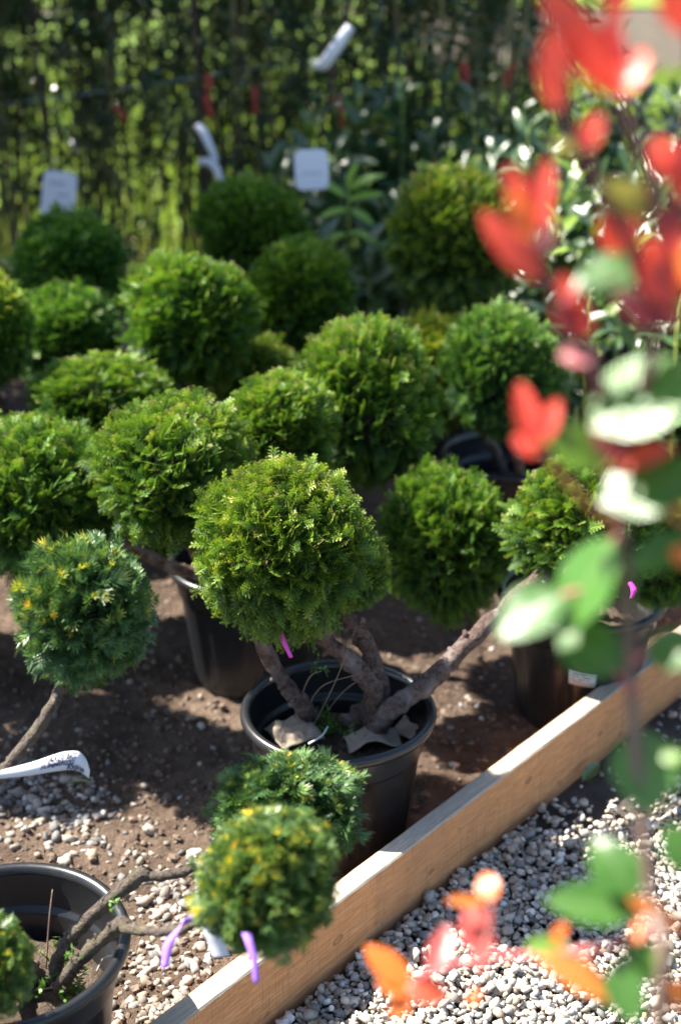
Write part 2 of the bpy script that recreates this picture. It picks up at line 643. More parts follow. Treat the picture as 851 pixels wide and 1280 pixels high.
X, Y, Fq = grid(-1.6, 2.4, 0.2, 4.2, 160, 160)
pm = perp(X[Fq].mean(1), Y[Fq].mean(1))
keep = (pm > -0.03) & (pm < 1.6)
Z = -0.012 + 0.006 * vnoise(X * 9, Y * 9)
gravel = obj('gravel_path', mesh_np('gravel_path', np.stack([X, Y, Z], -1), Fq[keep], M['fabric'], True))
gravel['kind'] = 'structure'

X, Y, Fq = grid(-14, 16, 6.6, 21, 150, 70)
keep = (Y[Fq].mean(1) < 13.5 + vnoise(X[Fq].mean(1) * 0.9, Y[Fq].mean(1) * 0.0)) | (X[Fq].mean(1) < 0.8)
fld = obj('grass_field', mesh_np('grass_field', np.stack([X, Y, -0.02 + 0.03 * vnoise(X * 1.2, Y * 1.2)], -1), Fq[keep], M['fieldgreen'], True))
fld['kind'] = 'structure'
X, Y, Fq = grid(-80, 80, 22, 90, 60, 30)
fl2 = obj('far_meadow', mesh_np('far_meadow', np.stack([X, Y, 0.0 * X - 0.01], -1), Fq, M['fieldgreen'], True))
fl2['kind'] = 'structure'

# grass blades on the field: uncountable
N = 42000
gx = rng.uniform(-4.5, 5.5, N)
gy = 6.7 + 7.6 * rng.random(N) ** 1.25
hh = rng.uniform(0.05, 0.17, N)
an = rng.uniform(0, math.pi, N)
lx, ly = rng.normal(0, 0.45, N) * hh, rng.normal(0, 0.45, N) * hh
wd = 0.007
b = np.stack([gx, gy, np.full(N, -0.03)], -1)
dx = np.stack([np.cos(an) * wd, np.sin(an) * wd, np.zeros(N)], -1)
tp = np.stack([gx + lx, gy + ly, hh], -1)
V = np.stack([b - dx, b + dx, tp], 1).reshape(-1, 3)
col = np.zeros((N * 3, 3))
col[:, 1] = np.repeat(rng.random(N), 3)
gb = obj('meadow_grass', mesh_np('meadow_grass', V, np.arange(N * 3).reshape(-1, 3), M['grass'], False, col))
gb['kind'] = 'stuff'
tag(gb, 'sunlit yellow-green meadow grass beyond the bamboo row', 'grass')

# dry leaves on the earth under the bamboo: uncountable
N = 5200
px_, py_ = rng.uniform(-3.0, 2.6, N), rng.uniform(5.1, 7.6, N)
an = rng.uniform(0, 2 * math.pi, N)
L = rng.uniform(0.03, 0.06, N)
u = np.stack([np.cos(an), np.sin(an), rng.normal(0, 0.3, N)], -1) * L[:, None]
w = np.stack([-np.sin(an), np.cos(an), rng.normal(0, 0.3, N)], -1) * 0.010
c0 = np.stack([px_, py_, rng.uniform(-0.02, 0.02, N)], -1)
V = np.stack([c0 - u, c0 - w, c0 + u, c0 + w], 1).reshape(-1, 3)
col = np.zeros((N * 4, 3))
col[:, 1] = np.repeat(rng.random(N), 4)
lt = obj('leaf_litter', mesh_np('leaf_litter', V, np.arange(N * 4).reshape(-1, 4), M['litter'], False, col))
lt['kind'] = 'stuff'
tag(lt, 'pale dry leaf litter strewn under the bamboo', 'leaf litter')


# ------------------------------------------------------------------ stones
def pebble_mesh(seed, flat=0.6):
    r = np.random.default_rng(seed)
    vs_, idx = {}, []
    def vid(p):
        k = tuple(np.round(p, 4))
        if k not in vs_:
            vs_[k] = len(vs_)
        return vs_[k]
    F = []
    for ax in range(3):
        for s in (-1, 1):
            for i in range(2):
                for j in range(2):
                    q = []
                    for (a, b_) in ((i, j), (i + 1, j), (i + 1, j + 1), (i, j + 1)):
                        p = np.zeros(3)
                        p[ax] = s
                        p[(ax + 1) % 3] = a - 1
                        p[(ax + 2) % 3] = b_ - 1
                        q.append(vid(p))
                    F.append(q if s > 0 else q[::-1])
    P = np.array(list(vs_.keys()), dtype=float)
    P /= np.linalg.norm(P, axis=1)[:, None] ** 0.66
    P *= 1 + r.normal(0, 0.15, (len(P), 1))
    P *= np.array([1.0, r.uniform(0.58, 0.9), r.uniform(0.40, flat + 0.10)])
    return P * 0.88, np.array(F)


PEB = [pebble_mesh(100 + i) for i in range(12)]


def stone_col(r):
    k = r.random()
    v = r.uniform(0.25, 0.60)
    if k < 0.55:
        c = np.array([1.0, 0.91, 0.81]) * v
    elif k < 0.78:
        c = np.array([0.96, 0.96, 0.97]) * v * 0.75
    elif k < 0.92:
        c = np.array([1.0, 0.83, 0.66]) * v * 0.9
    else:
        c = np.array([1.05, 1.03, 1.0]) * r.uniform(0.6, 0.75)
    return np.clip(c, 0, 0.8)


PEBME = []
for i, (P, F) in enumerate(PEB):
    PEBME.append(mesh_np('pebble_%d' % i, P, F, M['stone'], True, np.ones((len(P), 3))))


def rotm(r, tilt=0.45):
    return np.array(Matrix.Rotation(r.uniform(0, 6.28), 3, 'Z') @ Matrix.Rotation(r.normal(0, tilt), 3, 'X') @ Matrix.Rotation(r.normal(0, tilt), 3, 'Y'))


def scatter(spots, parent, stuff_name, n_parts, score, dust_or_tone=1.0):
    """spots: (x, y, z, size). The n_parts with the highest score become objects, the others one mesh"""
    r = np.random.default_rng(11)
    order = sorted(range(len(spots)), key=lambda i: -score(spots[i]))
    big = set(order[:n_parts])
    G = Geo()
    for i, (x, y, z, s) in enumerate(spots):
        k = r.integers(len(PEB))
        Rm = rotm(r)
        c = stone_col(r) * np.array([dust_or_tone, dust_or_tone * 0.97, dust_or_tone * 0.92])  # even factor that tones the stones down, least in red
        if i in big:
            o = obj('pebble', PEBME[k], parent, (x, y, z))
            o.rotation_euler = Matrix(Rm.tolist()).to_euler()
            o.scale = (s, s, s)
            o.color = (*c, 1)
        else:
            P, F = PEB[k]
            G.add((P * s) @ Rm.T + np.array([x, y, z]), F, c)
    if G.n:
        o = obj(stuff_name, G.mesh(stuff_name, M['stone'], True), parent)
        o['kind'] = 'stuff'
        return o


def vis(s):
    """how large a stone shows from the path: those inside the view and close by come first"""
    d = Vector(s[:3]) - Vector((0, 0, CAM_H))
    dep = d.y * math.cos(PITCH) - d.z * math.sin(PITCH)
    up = d.y * math.sin(PITCH) + d.z * math.cos(PITCH)
    if dep < 0.2:
        return -1
    px, py = 425.5 + FPX * d.x / dep, 640 - FPX * up / dep
    if not (0 < px < 851 and 0 < py < 1275):
        return -1
    return s[3] / dep * (1.0 if s[2] > 0.004 else 0.3)


spots = []
r = np.random.default_rng(5)
for layer in range(3):
    step = (0.0115, 0.0140, 0.0185)[layer]
    nx = int(2.6 / step)
    ny = int(0.95 / step)
    for i in range(nx):
        for j in range(ny):
            s_ = -0.65 + i * step + r.normal(0, step * 0.35)
            p_ = 0.006 + j * step + r.normal(0, step * 0.35)
            if p_ < 0.009:
                continue
            q = B0 + BD * s_ + BN * p_
            if q.y < 1.55 and layer < 2:
                continue
            if q.y < 1.35 or q.x > 1.15:
                continue
            # the gravel thins out towards the far end of the plank, where dark cloth shows
            thin = max(0.0, min(1.0, (s_ - 0.80 - 0.35 * p_) / 0.22)) * max(0.0, min(1.0, (0.34 - p_) / 0.20))
            if r.random() < thin * (0.97 if layer else 0.9):
                continue
            size = float(np.clip(r.lognormal(math.log(0.0078), 0.30), 0.0042, 0.015)) * (0.8 if layer == 0 else 1.0)
            spots.append((q.x, q.y, (-0.002, 0.005, 0.012)[layer] + r.normal(0, 0.0025), size))
scatter(spots, gravel, 'loose_gravel', 300, vis)

# stones lying in the soil bed
spots = []
def bedspot(px, py, s):
    q = atz(px, py, 0.0)
    if perp(q.x, q.y) > -0.055:
        return
    for pc in ((-0.487, 1.63, 0.14), (-0.004, 2.265, 0.14), (-0.21, 2.9, 0.14), (0.515, 2.74, 0.14)):
        if (q.x - pc[0]) ** 2 + (q.y - pc[1]) ** 2 < pc[2] ** 2:
            return
    z = float(soil_h(np.array([q.x]), np.array([q.y]))[0])
    spots.append((q.x, q.y, z + s * 0.15, s))
def sz(m=0.0085, sd=0.35):
    return float(np.clip(r.lognormal(math.log(m), sd), 0.003, 0.017))
for i in range(230):
    bedspot(r.normal(75, 48), r.normal(1015, 26), sz(0.0080))
for i in range(60):
    bedspot(r.normal(25, 25), r.normal(975, 22), sz(0.0085))
for i in range(360):
    py = r.uniform(1090, 1290)
    bedspot(r.normal(225 - (py - 1090) * 0.14, 36), py, sz(0.0082, 0.3))
for i in range(40):
    bedspot(r.normal(190, 30), r.normal(1085, 14), sz(0.007))
for i in range(200):
    bedspot(r.uniform(0, 620), r.uniform(860, 1080), sz(0.0050, 0.45))
for i in range(120):
    bedspot(r.uniform(120, 640), r.uniform(740, 900), sz(0.0055, 0.4))
scatter(spots, soil, 'small_stones', 300, vis, 0.66)

# crumbs of soil
G = Geo()
for i in range(15000):
    x, y = r.uniform(-1.0, 1.0), 1.7 + 2.0 * r.random() ** 1.3
    if perp(x, y) > -0.055:
        continue
    s = float(np.clip(r.lognormal(math.log(0.0034), 0.55), 0.0015, 0.014))
    k = r.integers(len(PEB))
    P, F = PEB[k]
    v = r.uniform(0.6, 1.3)
    G.add((P * s * np.array([1, 1, 1.3])) @ rotm(r, 0.8).T + np.array([x, y, float(soil_h(np.array([x]), np.array([y]))[0]) + s * 0.1]), F, np.array([0.14, 0.10, 0.074]) * v)
o = obj('soil_crumbs', G.mesh('soil_crumbs', M['stone'], False), soil)
o['kind'] = 'stuff'


# ------------------------------------------------------------------ the plank
def plank():
    L0, L1 = -1.05, 2.7
    ns = 90
    prof = [(-PL_T, -0.02), (-PL_T, PL_H - 0.004), (-PL_T + 0.004, PL_H), (-0.003, PL_H), (0.0, PL_H - 0.003), (0.0, -0.02)]
    prof2 = []
    for a, b_ in zip(prof[:-1], prof[1:]):
        d = math.hypot(b_[0] - a[0], b_[1] - a[1])
        m = max(1, int(d / 0.02))
        for k in range(m):
            prof2.append((a[0] + (b_[0] - a[0]) * k / m, a[1] + (b_[1] - a[1]) * k / m))
    prof2.append(prof[-1])
    m = len(prof2)
    V = []
    rr = np.random.default_rng(2)
    for i in range(ns + 1):
        s = L0 + (L1 - L0) * i / ns
        wob = 0.0022 * math.sin(s * 2.1) + 0.0002 * rr.normal()
        for (a, z) in prof2:
            V.append((s, -a + wob, z + 0.0002 * rr.normal()))
    V = np.array(V)
    idx = np.arange((ns + 1) * m).reshape(ns + 1, m)
    F, mi = [], []
    for i in range(ns):
        for j in range(m):
            k = (j + 1) % m
            F.append((idx[i, j], idx[i, k], idx[i + 1, k], idx[i + 1, j]))
            mi.append(1 if prof2[j][1] > PL_H - 0.0035 and prof2[k][1] > PL_H - 0.0035 else 0)
    caps = [np.array([list(idx[0])[::-1]]), np.array([list(idx[-1])])]
    me = mesh_np('plank', V, [np.array(F)] + caps, None, False, None, [M['wood'], M['woodtop']], mi + [0, 0])
    o = obj('timber_plank', me, None, (B0.x, B0.y, 0.0), (0, 0, math.atan2(BD.y, BD.x)))
    # the board's local +y must point away from the gravel
    tag(o, 'long sawn timber plank set on edge between the soil bed and the gravel', 'plank')
    return o


plank_o = plank()

# ------------------------------------------------------------------ foliage balls
def spray_template():
    """flat fan-shaped spray of a thuja: axis along +Y, fan in XY; returns quads (n,4,3) and the position along the axis"""
    Q, T = [], []
    def blade(p, ang, L, w, t0, t1):
        d = np.array([math.sin(ang), math.cos(ang), 0.0])
        s = np.array([d[1], -d[0], 0.0])
        Q.append([p, p + d * L * 0.45 + s * w + np.array([0, 0, w * 0.35]), p + d * L, p + d * L * 0.45 - s * w + np.array([0, 0, w * 0.35])])
        T.append([t0, (t0 + t1) / 2, t1, (t0 + t1) / 2])
    blade(np.zeros(3), 0, 1.0, 0.030, 0.0, 1.0)
    for i in range(5):
        t = 0.20 + 0.145 * i
        for sd in (-1, 1):
            tt = t + (0.07 if sd > 0 else 0)
            L = 0.46 * (1 - tt * 0.55)
            a = sd * 0.62
            p = np.array([0, tt, 0.0])
            blade(p, a, L, 0.028, tt * 0.75, min(1, tt + L * 0.75))
            d = np.array([math.sin(a), math.cos(a), 0])
            for f_, sg in ((0.38, -1), (0.62, 1)):
                blade(p + d * L * f_, a + sg * sd * 0.6, L * 0.5, 0.024, tt * 0.8 + 0.1, min(1, tt + L * 0.8))
    return np.array(Q), np.array(T)


def shoot_template():
    """yew shoot: two ranks of flat needles and a tuft at the end"""
    Q, T = [], []
    r = np.random.default_rng(4)
    def needle(p, d, L, w, t):
        d = d / np.linalg.norm(d)
        s = np.cross(d, [0.1, 0.2, 1.0])
        s /= np.linalg.norm(s)
        k = np.array([0, 0, 0.02])
        a, b_, c = p, p + d * L * 0.5 + k, p + d * L
        Q.append([a - s * w * 0.6, a + s * w * 0.6, b_ + s * w, b_ - s * w])
        Q.append([b_ - s * w, b_ + s * w, c + s * w * 0.15, c - s * w * 0.15])
        T.append([t] * 4)
        T.append([t] * 4)
    for i in range(11):
        t = 0.12 + 0.08 * i
        for sd in (-1, 1):
            needle(np.array([0, t, 0.0]), np.array([sd * 0.85, 0.55 + 0.3 * t, 0.25 + r.normal(0, 0.2)]), 0.56 * (1 - 0.25 * t), 0.026, t * 0.55)
    for i in range(7):
        a = i / 7 * 6.28
        needle(np.array([0, 0.97, 0.0]), np.array([math.cos(a) * 0.6, 0.8, math.sin(a) * 0.6]), 0.27, 0.026, 0.68)
    return np.array(Q), np.array(T)


def icosphere_like(nu=28, nv=18):
    V, F = [], []
    for j in range(nv + 1):
        th = math.pi * j / nv
        for i in range(nu):
            ph = 2 * math.pi * i / nu
            V.append((math.sin(th) * math.cos(ph), math.sin(th) * math.sin(ph), math.cos(th)))
    for j in range(nv):
        for i in range(nu):
            F.append((j * nu + i, (j + 1) * nu + i, (j + 1) * nu + (i + 1) % nu, j * nu + (i + 1) % nu))
    return np.array(V), np.array(F)


def ball_mesh(name, kind, seed, N, size=1.0, droop=0.0):
    """unit ball (radius about 1) of sprays"""
    r = np.random.default_rng(seed)
    Q, T = (spray_template() if kind == 'thuja' else shoot_template())
    i = np.arange(N) + 0.5
    z = 1 - 2 * i / N
    ph = i * 2.399963 + r.normal(0, 0.15, N)
    z = np.clip(z + r.normal(0, 0.02, N), -1, 1)
    n = np.stack([np.sqrt(1 - z * z) * np.cos(ph), np.sqrt(1 - z * z) * np.sin(ph), z], -1)
    A = r.normal(0, 1, (6, 3)) * 2.2
    B = r.uniform(0, 6.28, 6)
    lump = lambda d: 1 + 0.070 * np.sin(d @ A.T + B).sum(-1) / 1.5
    A2 = r.normal(0, 1, (9, 3)) * 6.5
    B2 = r.uniform(0, 6.28, 9)
    clump = np.sin(n @ A2.T + B2).sum(-1) / 3.0
    rad = lump(n) + 0.028 * clump
    up = np.array([0, 0, 1.0])
    rnd = r.normal(0, 1, (N, 3))
    if kind == 'thuja':
        Ls = r.uniform(0.20, 0.36, N) * size
        upw = np.where(n[:, 2] < -0.35, -droop, 0.50)
        a = n * 0.80 + up * upw[:, None] + rnd * 0.46
        stick = r.random(N) < 0.07
        r0 = rad * r.uniform(0.70, 0.88, N) + stick * r.uniform(0.04, 0.16, N)
    else:
        Ls = r.uniform(0.38, 0.55, N) * size
        a = n * 0.8 + up * np.where(n[:, 2] < -0.3, -0.05, 0.35)[:, None] + rnd * 0.36
        stick = r.random(N) < 0.06
        r0 = rad * r.uniform(0.55, 0.74, N) + stick * 0.12
    a /= np.linalg.norm(a, axis=1)[:, None]
    s = np.cross(a, rnd[:, [1, 2, 0]])
    s /= np.linalg.norm(s, axis=1)[:, None]
    w = np.cross(s, a)
    base = n * r0[:, None]
    bend = r.normal(0, 0.22, N)
    P = Q.reshape(-1, 3)
    y = P[:, 1]
    zz = P[None, :, 2] + bend[:, None] * (y * y)[None, :]
    V = base[:, None, :] + Ls[:, None, None] * (P[None, :, 0, None] * s[:, None, :] + y[None, :, None] * a[:, None, :] + zz[..., None] * w[:, None, :])
    if droop:
        dz = np.clip(-n[:, 2] - 0.2, 0, 1)
        V[:, :, 2] -= droop * 0.35 * dz[:, None] * (y ** 2)[None, :]
    m = len(P)
    col = np.zeros((N, m, 3))
    tt = T.reshape(-1)
    rv = r.random(N)
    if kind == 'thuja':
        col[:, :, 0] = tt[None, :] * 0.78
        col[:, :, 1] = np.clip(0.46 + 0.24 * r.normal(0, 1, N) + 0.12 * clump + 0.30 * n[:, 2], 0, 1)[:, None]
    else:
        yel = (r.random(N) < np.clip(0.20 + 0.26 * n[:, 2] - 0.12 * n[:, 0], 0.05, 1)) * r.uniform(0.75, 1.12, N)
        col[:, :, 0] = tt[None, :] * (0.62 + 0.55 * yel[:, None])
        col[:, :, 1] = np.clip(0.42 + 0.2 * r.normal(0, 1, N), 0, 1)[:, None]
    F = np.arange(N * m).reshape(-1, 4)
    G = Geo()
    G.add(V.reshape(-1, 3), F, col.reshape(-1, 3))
    cv, cf = icosphere_like()
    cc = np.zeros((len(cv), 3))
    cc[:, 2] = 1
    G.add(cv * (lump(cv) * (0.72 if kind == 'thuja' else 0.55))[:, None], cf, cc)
    return G.mesh(name, M[kind], False)


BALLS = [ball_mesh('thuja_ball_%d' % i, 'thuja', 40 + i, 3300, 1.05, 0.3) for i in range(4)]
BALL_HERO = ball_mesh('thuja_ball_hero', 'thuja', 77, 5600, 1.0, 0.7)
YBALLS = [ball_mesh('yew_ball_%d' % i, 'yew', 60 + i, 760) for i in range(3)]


# ------------------------------------------------------------------ pots
def lathe(prof, seg=72, rib=None):
    V, F = [], []
    for i in range(seg):
        a = 2 * math.pi * i / seg
        for (rr, z) in prof:
            q = rr
            if rib:
                q = rib(rr, z, a)
            V.append((q * math.cos(a), q * math.sin(a), z))
    m = len(prof)
    for i in range(seg):
        k = (i + 1) % seg
        for j in range(m - 1):
            F.append((i * m + j, k * m + j, k * m + j + 1, i * m + j + 1))
    return np.array(V), np.array(F)


def rib(rr, z, a):
    if 0.012 < z < 0.225 and rr > 0.10:
        k = math.cos(a * 8)
        return rr - 0.0045 * max(0.0, min(1.0, (k - 0.72) * 6))
    return rr


WALL = [(0.0, 0.004), (0.118, 0.004), (0.1235, 0.0), (0.127, 0.006), (0.130, 0.03), (0.139, 0.10), (0.148, 0.17), (0.1545, 0.222), (0.1555, 0.226), (0.1600, 0.230),
        (0.1615, 0.234), (0.1665, 0.276), (0.1670, 0.279)]
INNER = [(0.1625, 0.288), (0.1585, 0.236), (0.1560, 0.231), (0.1500, 0.227), (0.1482, 0.222), (0.136, 0.10), (0.127, 0.02)]
RIM = [(0.1672, 0.2775), (0.1760, 0.2790), (0.1800, 0.2825), (0.1822, 0.288), (0.1818, 0.294), (0.1790, 0.2990), (0.1740, 0.3010), (0.1685, 0.2995), (0.1645, 0.2955), (0.1628, 0.2885)]
WALL_ME = mesh_np('pot_wall', *lathe(WALL, 96, rib), M['plastic'], True)
INNER_ME = mesh_np('pot_lining', *lathe(INNER, 72), M['plastic'], True)
RIM_ME = mesh_np('pot_rim', *lathe(RIM, 72), M['plastic'], True)


def soil_disc(seed, zc=0.185, rr=0.1435):
    r = np.random.default_rng(seed)
    V, F = [(0, 0, zc + 0.012)], []
    nr, seg = 12, 40
    for j in range(1, nr + 1):
        q = rr * j / nr
        for i in range(seg):
            a = 2 * math.pi * i / seg
            V.append((q * math.cos(a), q * math.sin(a), zc + (0.016 * (1 - (j / nr) ** 2)) + (r.normal(0, 0.004) if j < nr else -0.01)))
    T = [(0, 1 + i, 1 + (i + 1) % seg) for i in range(seg)]
    for j in range(nr - 1):
        for i in range(seg):
            a, b_ = 1 + j * seg + i, 1 + j * seg + (i + 1) % seg
            F.append((a, a + seg, b_ + seg, b_))
    return np.array(V), [np.array(F), np.array(T)]


SOIL_MES = [mesh_np('pot_soil_%d' % i, *soil_disc(i, (0.200, 0.186)[i], (0.1455, 0.1440)[i]), M['potsoil'], True) for i in range(2)]


def make_pot(t, rz=0.0, i=0):
    p = obj('pot', WALL_ME, t, (0, 0, 0), (0, 0, rz))
    obj('lining', INNER_ME, p)
    obj('rim', RIM_ME, p)
    obj('soil', SOIL_MES[i % 2], t)
    return p


_bs = [0]


def branch(t, pts, rad, mat='bark', name='branch', rough=0.05, seg=12, n=9):
    """a stem of thing t along world points"""
    _bs[0] += 1
    o = t.location
    path = spline([Vector(p) - o for p in pts], n)
    rr = np.random.default_rng(_bs[0])
    k = len(path)
    w = rr.normal(0, 1, (k, 3)) * np.mean(np.atleast_1d(rad)) * 0.10
    w[0] = 0
    w[-1] = 0
    V, F = tube(path + w, rad, seg, rough, _bs[0])
    G = Geo()
    G.add(V, F)
    # knobs where twigs were cut away
    if rough > 0.03:
        for j in range(int(k * 0.28)):
            q = rr.integers(2, k - 2)
            d = rr.normal(0, 1, 3)
            tg = path[q + 1] - path[q - 1]
            tg /= np.linalg.norm(tg)
            d -= tg * d.dot(tg)
            d /= np.linalg.norm(d)
            r0 = np.interp(q / k, np.linspace(0, 1, len(np.atleast_1d(rad))), np.atleast_1d(rad))
            Vk, Fk = tube([path[q] + d * r0 * 0.6, path[q] + d * r0 * 1.1 + tg * r0 * 0.15, path[q] + d * r0 * rr.uniform(1.25, 1.6) + tg * r0 * 0.3], [r0 * 0.42, r0 * 0.36, r0 * 0.2], 6)
            G.add(Vk, Fk)
    return obj(name, G.mesh(name, M[mat], True), t)


_kb = [0]


def ball(t, c, dims, tint=(1, 1, 1), me=None, kind='thuja', rz=None, name='foliage_ball'):
    """dims = full width, depth, height in metres"""
    _kb[0] += 1
    if me is None:
        me = (BALLS if kind == 'thuja' else YBALLS)[_kb[0] % (4 if kind == 'thuja' else 3)]
    k = 0.5 / 1.06
    o = obj(name, me, t, Vector(c) - t.location, (0, 0, _kb[0] * 1.7 if rz is None else rz), None)
    if rz is None and abs(dims[0] - dims[1]) > 0.02:
        o.rotation_euler = (0, 0, random.choice([0, math.pi]))
    o.scale = (dims[0] * k, dims[1] * k, dims[2] * k)
    o.color = (*tint, 1)
    return o


def pot_thing(x, y, label, rz=0.0, i=0, name='potted_topiary_thuja', group='pompon thujas in black pots'):
    t = thing(name, label, 'potted plant', (x, y, -0.004), group)
    make_pot(t, rz, i)
    return t


def weeds(t, spots, seed, name='weed', L=0.03):
    r = np.random.default_rng(seed)
    for (x, y, z, n, h) in spots:
        G = Geo()
        for k in range(n):
            a = r.uniform(0, 6.28)
            b0 = np.array([x + r.normal(0, 0.008), y + r.normal(0, 0.008), z])
            d = np.array([math.cos(a) * 0.6, math.sin(a) * 0.6, r.uniform(0.5, 1.2)])
            d /= np.linalg.norm(d)
            l_ = h * r.uniform(0.5, 1.1)
            V, F = tube([b0, b0 + d * l_ * 0.5, b0 + d * l_], 0.0007, 4)
            G.add(V, F, np.array([0.3, 0.4, 0]))
            for q in range(5):
                p = b0 + d * l_ * (0.35 + 0.16 * q)
                e = r.normal(0, 1, 3)
                e[2] = abs(e[2]) * 0.5
                e /= np.linalg.norm(e)
                s = np.cross(e, d)
                s /= np.linalg.norm(s) + 1e-6
                ll, ww = L * r.uniform(0.25, 0.5), L * 0.09
                G.add([p, p + e * ll * 0.5 + s * ww, p + e * ll, p + e * ll * 0.5 - s * ww], np.array([[0, 1, 2, 3]]), np.array([0.5, r.random(), 0]))
        obj(name, G.mesh(name, M['weed']), t)


def twig(t, pts, rad=0.0012, mat='drytwig', name='dry_twig'):
    o = t.location
    V, F = tube(spline([Vector(p) - o for p in pts], 6), [rad, rad * 0.5], 5)
    G = Geo()
    G.add(V, F)
    return obj(name, G.mesh(name, M[mat], True), t)


# centre plant -------------------------------------------------------
PA = pot_thing(-0.004, 2.265, 'pompon thuja with bare branches and burlap in the black pot behind the plank', 0.3)
c1 = at(352, 678, 2.52)
ball(PA, c1, (0.305, 0.29, 0.285), (1.12, 1.06, 0.90), BALL_HERO, rz=0.4)
cl = at(442, 712, 2.56)
ball(PA, cl, (0.115, 0.13, 0.135), (1.15, 1.1, 1.0), BALLS[1], rz=2.2)
c7 = at(735, 653, 2.86)
ball(PA, c7, (0.300, 0.29, 0.275), (1.0, 1.03, 0.9), BALLS[2], rz=1.1)
base = Vector((0.045, 2.24, 0.18))
rb = atz(468, 893, 0.225)
branch(PA, [atz(392, 902, 0.20), at(378, 882, 2.68), at(352, 848, 2.64), at(326, 792, 2.58), c1 + Vector((-0.02, 0, -0.06))], [0.0175, 0.0160, 0.0150, 0.0150, 0.010])
branch(PA, [rb + Vector((-0.005, 0, -0.06)), at(468, 868, 2.66), at(432, 822, 2.62), at(394, 785, 2.57), c1 + Vector((0.03, 0, -0.05))], [0.024, 0.0190, 0.0165, 0.0145, 0.010])
branch(PA, [rb + Vector((0.004, 0.01, -0.06)), at(476, 868, 2.69), at(456, 800, 2.65), at(428, 762, 2.60), cl + Vector((-0.01, 0, 0.0))], [0.024, 0.0185, 0.0165, 0.0150, 0.009])
branch(PA, [rb + Vector((-0.01, -0.01, -0.05)), at(482, 892, 2.66), at(540, 848, 2.68), at(610, 780, 2.74), at(684, 712, 2.80), c7 + Vector((-0.02, -0.02, -0.04))], [0.022, 0.0195, 0.0180, 0.0165, 0.0150, 0.010])
branch(PA, [rb + Vector((-0.012, -0.005, -0.05)), rb + Vector((-0.004, 0, 0.0)), rb + Vector((0.002, 0.003, 0.03))], [0.048, 0.038, 0.018], name='root_collar', rough=0.12)


def burlap(t, seed, cx, cy, z, lx, ly, rz):
    X, Y, F = grid(-lx, lx, -ly, ly, 22, 16)
    Z = 0.020 * vnoise(X * 22 + seed * 7, Y * 22) + 0.010 * vnoise(X * 60 + seed, Y * 60) + 0.012 * (1 - (X / lx) ** 2)
    me = mesh_np('burlap', np.stack([X + 0.01 * vnoise(Y * 30, X * 9 + seed), Y + 0.014 * vnoise(X * 30, Y * 9 + seed), Z], -1), F, M['burlap'], True)
    o = obj('burlap', me, t, Vector((cx, cy, z)) - t.location, (R(8), R(-6), rz))
    md = o.modifiers.new('thick', 'SOLIDIFY')
    md.thickness = 0.0025
    return o


q1 = atz(368, 913, 0.232)
q2 = atz(466, 922, 0.228)
q3 = atz(512, 908, 0.220)
burlap(PA, 1, q1.x, q1.y, 0.228, 0.042, 0.036, 0.5)
burlap(PA, 2, q2.x, q2.y, 0.222, 0.050, 0.026, 0.15)
burlap(PA, 3, q3.x, q3.y, 0.216, 0.030, 0.022, 1.0)
q = atz(412, 905, 0.225) - PA.location
weeds(PA, [(q.x, q.y, 0.212, 10, 0.055), (q.x - 0.012, q.y - 0.02, 0.212, 9, 0.04), (q.x - 0.02, q.y + 0.03, 0.212, 6, 0.06), (q.x + 0.03, q.y - 0.015, 0.212, 7, 0.035)], 1)
twig(PA, [atz(388, 915, 0.22), at(420, 850, 2.62), at(446, 780, 2.56)])
twig(PA, [atz(378, 905, 0.22), at(400, 860, 2.62), at(450, 842, 2.60)])
twig(PA, [atz(365, 905, 0.22), at(385, 850, 2.62), at(402, 838, 2.60)], 0.0016)
twig(PA, [atz(400, 900, 0.22), at(432, 862, 2.64), at(470, 838, 2.62)])
twig(PA, [atz(455, 920, 0.235), atz(490, 910, 0.24), atz(508, 918, 0.235)])
twig(PA, [atz(386, 930, 0.25), atz(402, 920, 0.255), atz(410, 908, 0.27)], 0.0024, 'string', 'string')
q = at(402, 842, 2.60) - PA.location
weeds(PA, [(q.x, q.y, q.z, 4, 0.035)], 3, 'sprig')

# plant behind on the left -------------------------------------------
PB = pot_thing(-0.21, 2.90, 'pompon thuja in the black pot just behind the burlap pot, stem leaning left', 0.9, 1)
c2 = at(212, 586, 2.76)
c3 = at(52, 625, 2.96)
c4 = at(349, 533, 2.98)
ball(PB, c2, (0.298, 0.29, 0.275), (1.02, 1.04, 0.9), BALLS[0], rz=0.5)
ball(PB, c3, (0.335, 0.31, 0.325), (0.78, 0.92, 0.82), BALLS[3], rz=2.0)
ball(PB, c4, (0.235, 0.24, 0.215), (1.0, 1.05, 0.88), BALLS[1], rz=4.0)
pb = Vector((-0.20, 2.90, 0.18))
branch(PB, [pb, at(290, 738, 3.14), at(262, 722, 3.09), at(205, 705, 3.04), at(145, 672, 2.99), c3 + Vector((0.03, 0, -0.02))], [0.020, 0.015, 0.0145, 0.0135, 0.012, 0.009])
branch(PB, [pb, at(268, 722, 3.13), at(238, 676, 2.96), c2 + Vector((0.0, 0, -0.03))], [0.018, 0.0145, 0.013, 0.010])
branch(PB, [pb + Vector((0.02, 0.02, 0)), pb + Vector((0.04, 0.05, 0.16)), at(345, 610, 3.05), c4 + Vector((0, 0.01, -0.03))], [0.017, 0.014, 0.013, 0.009])

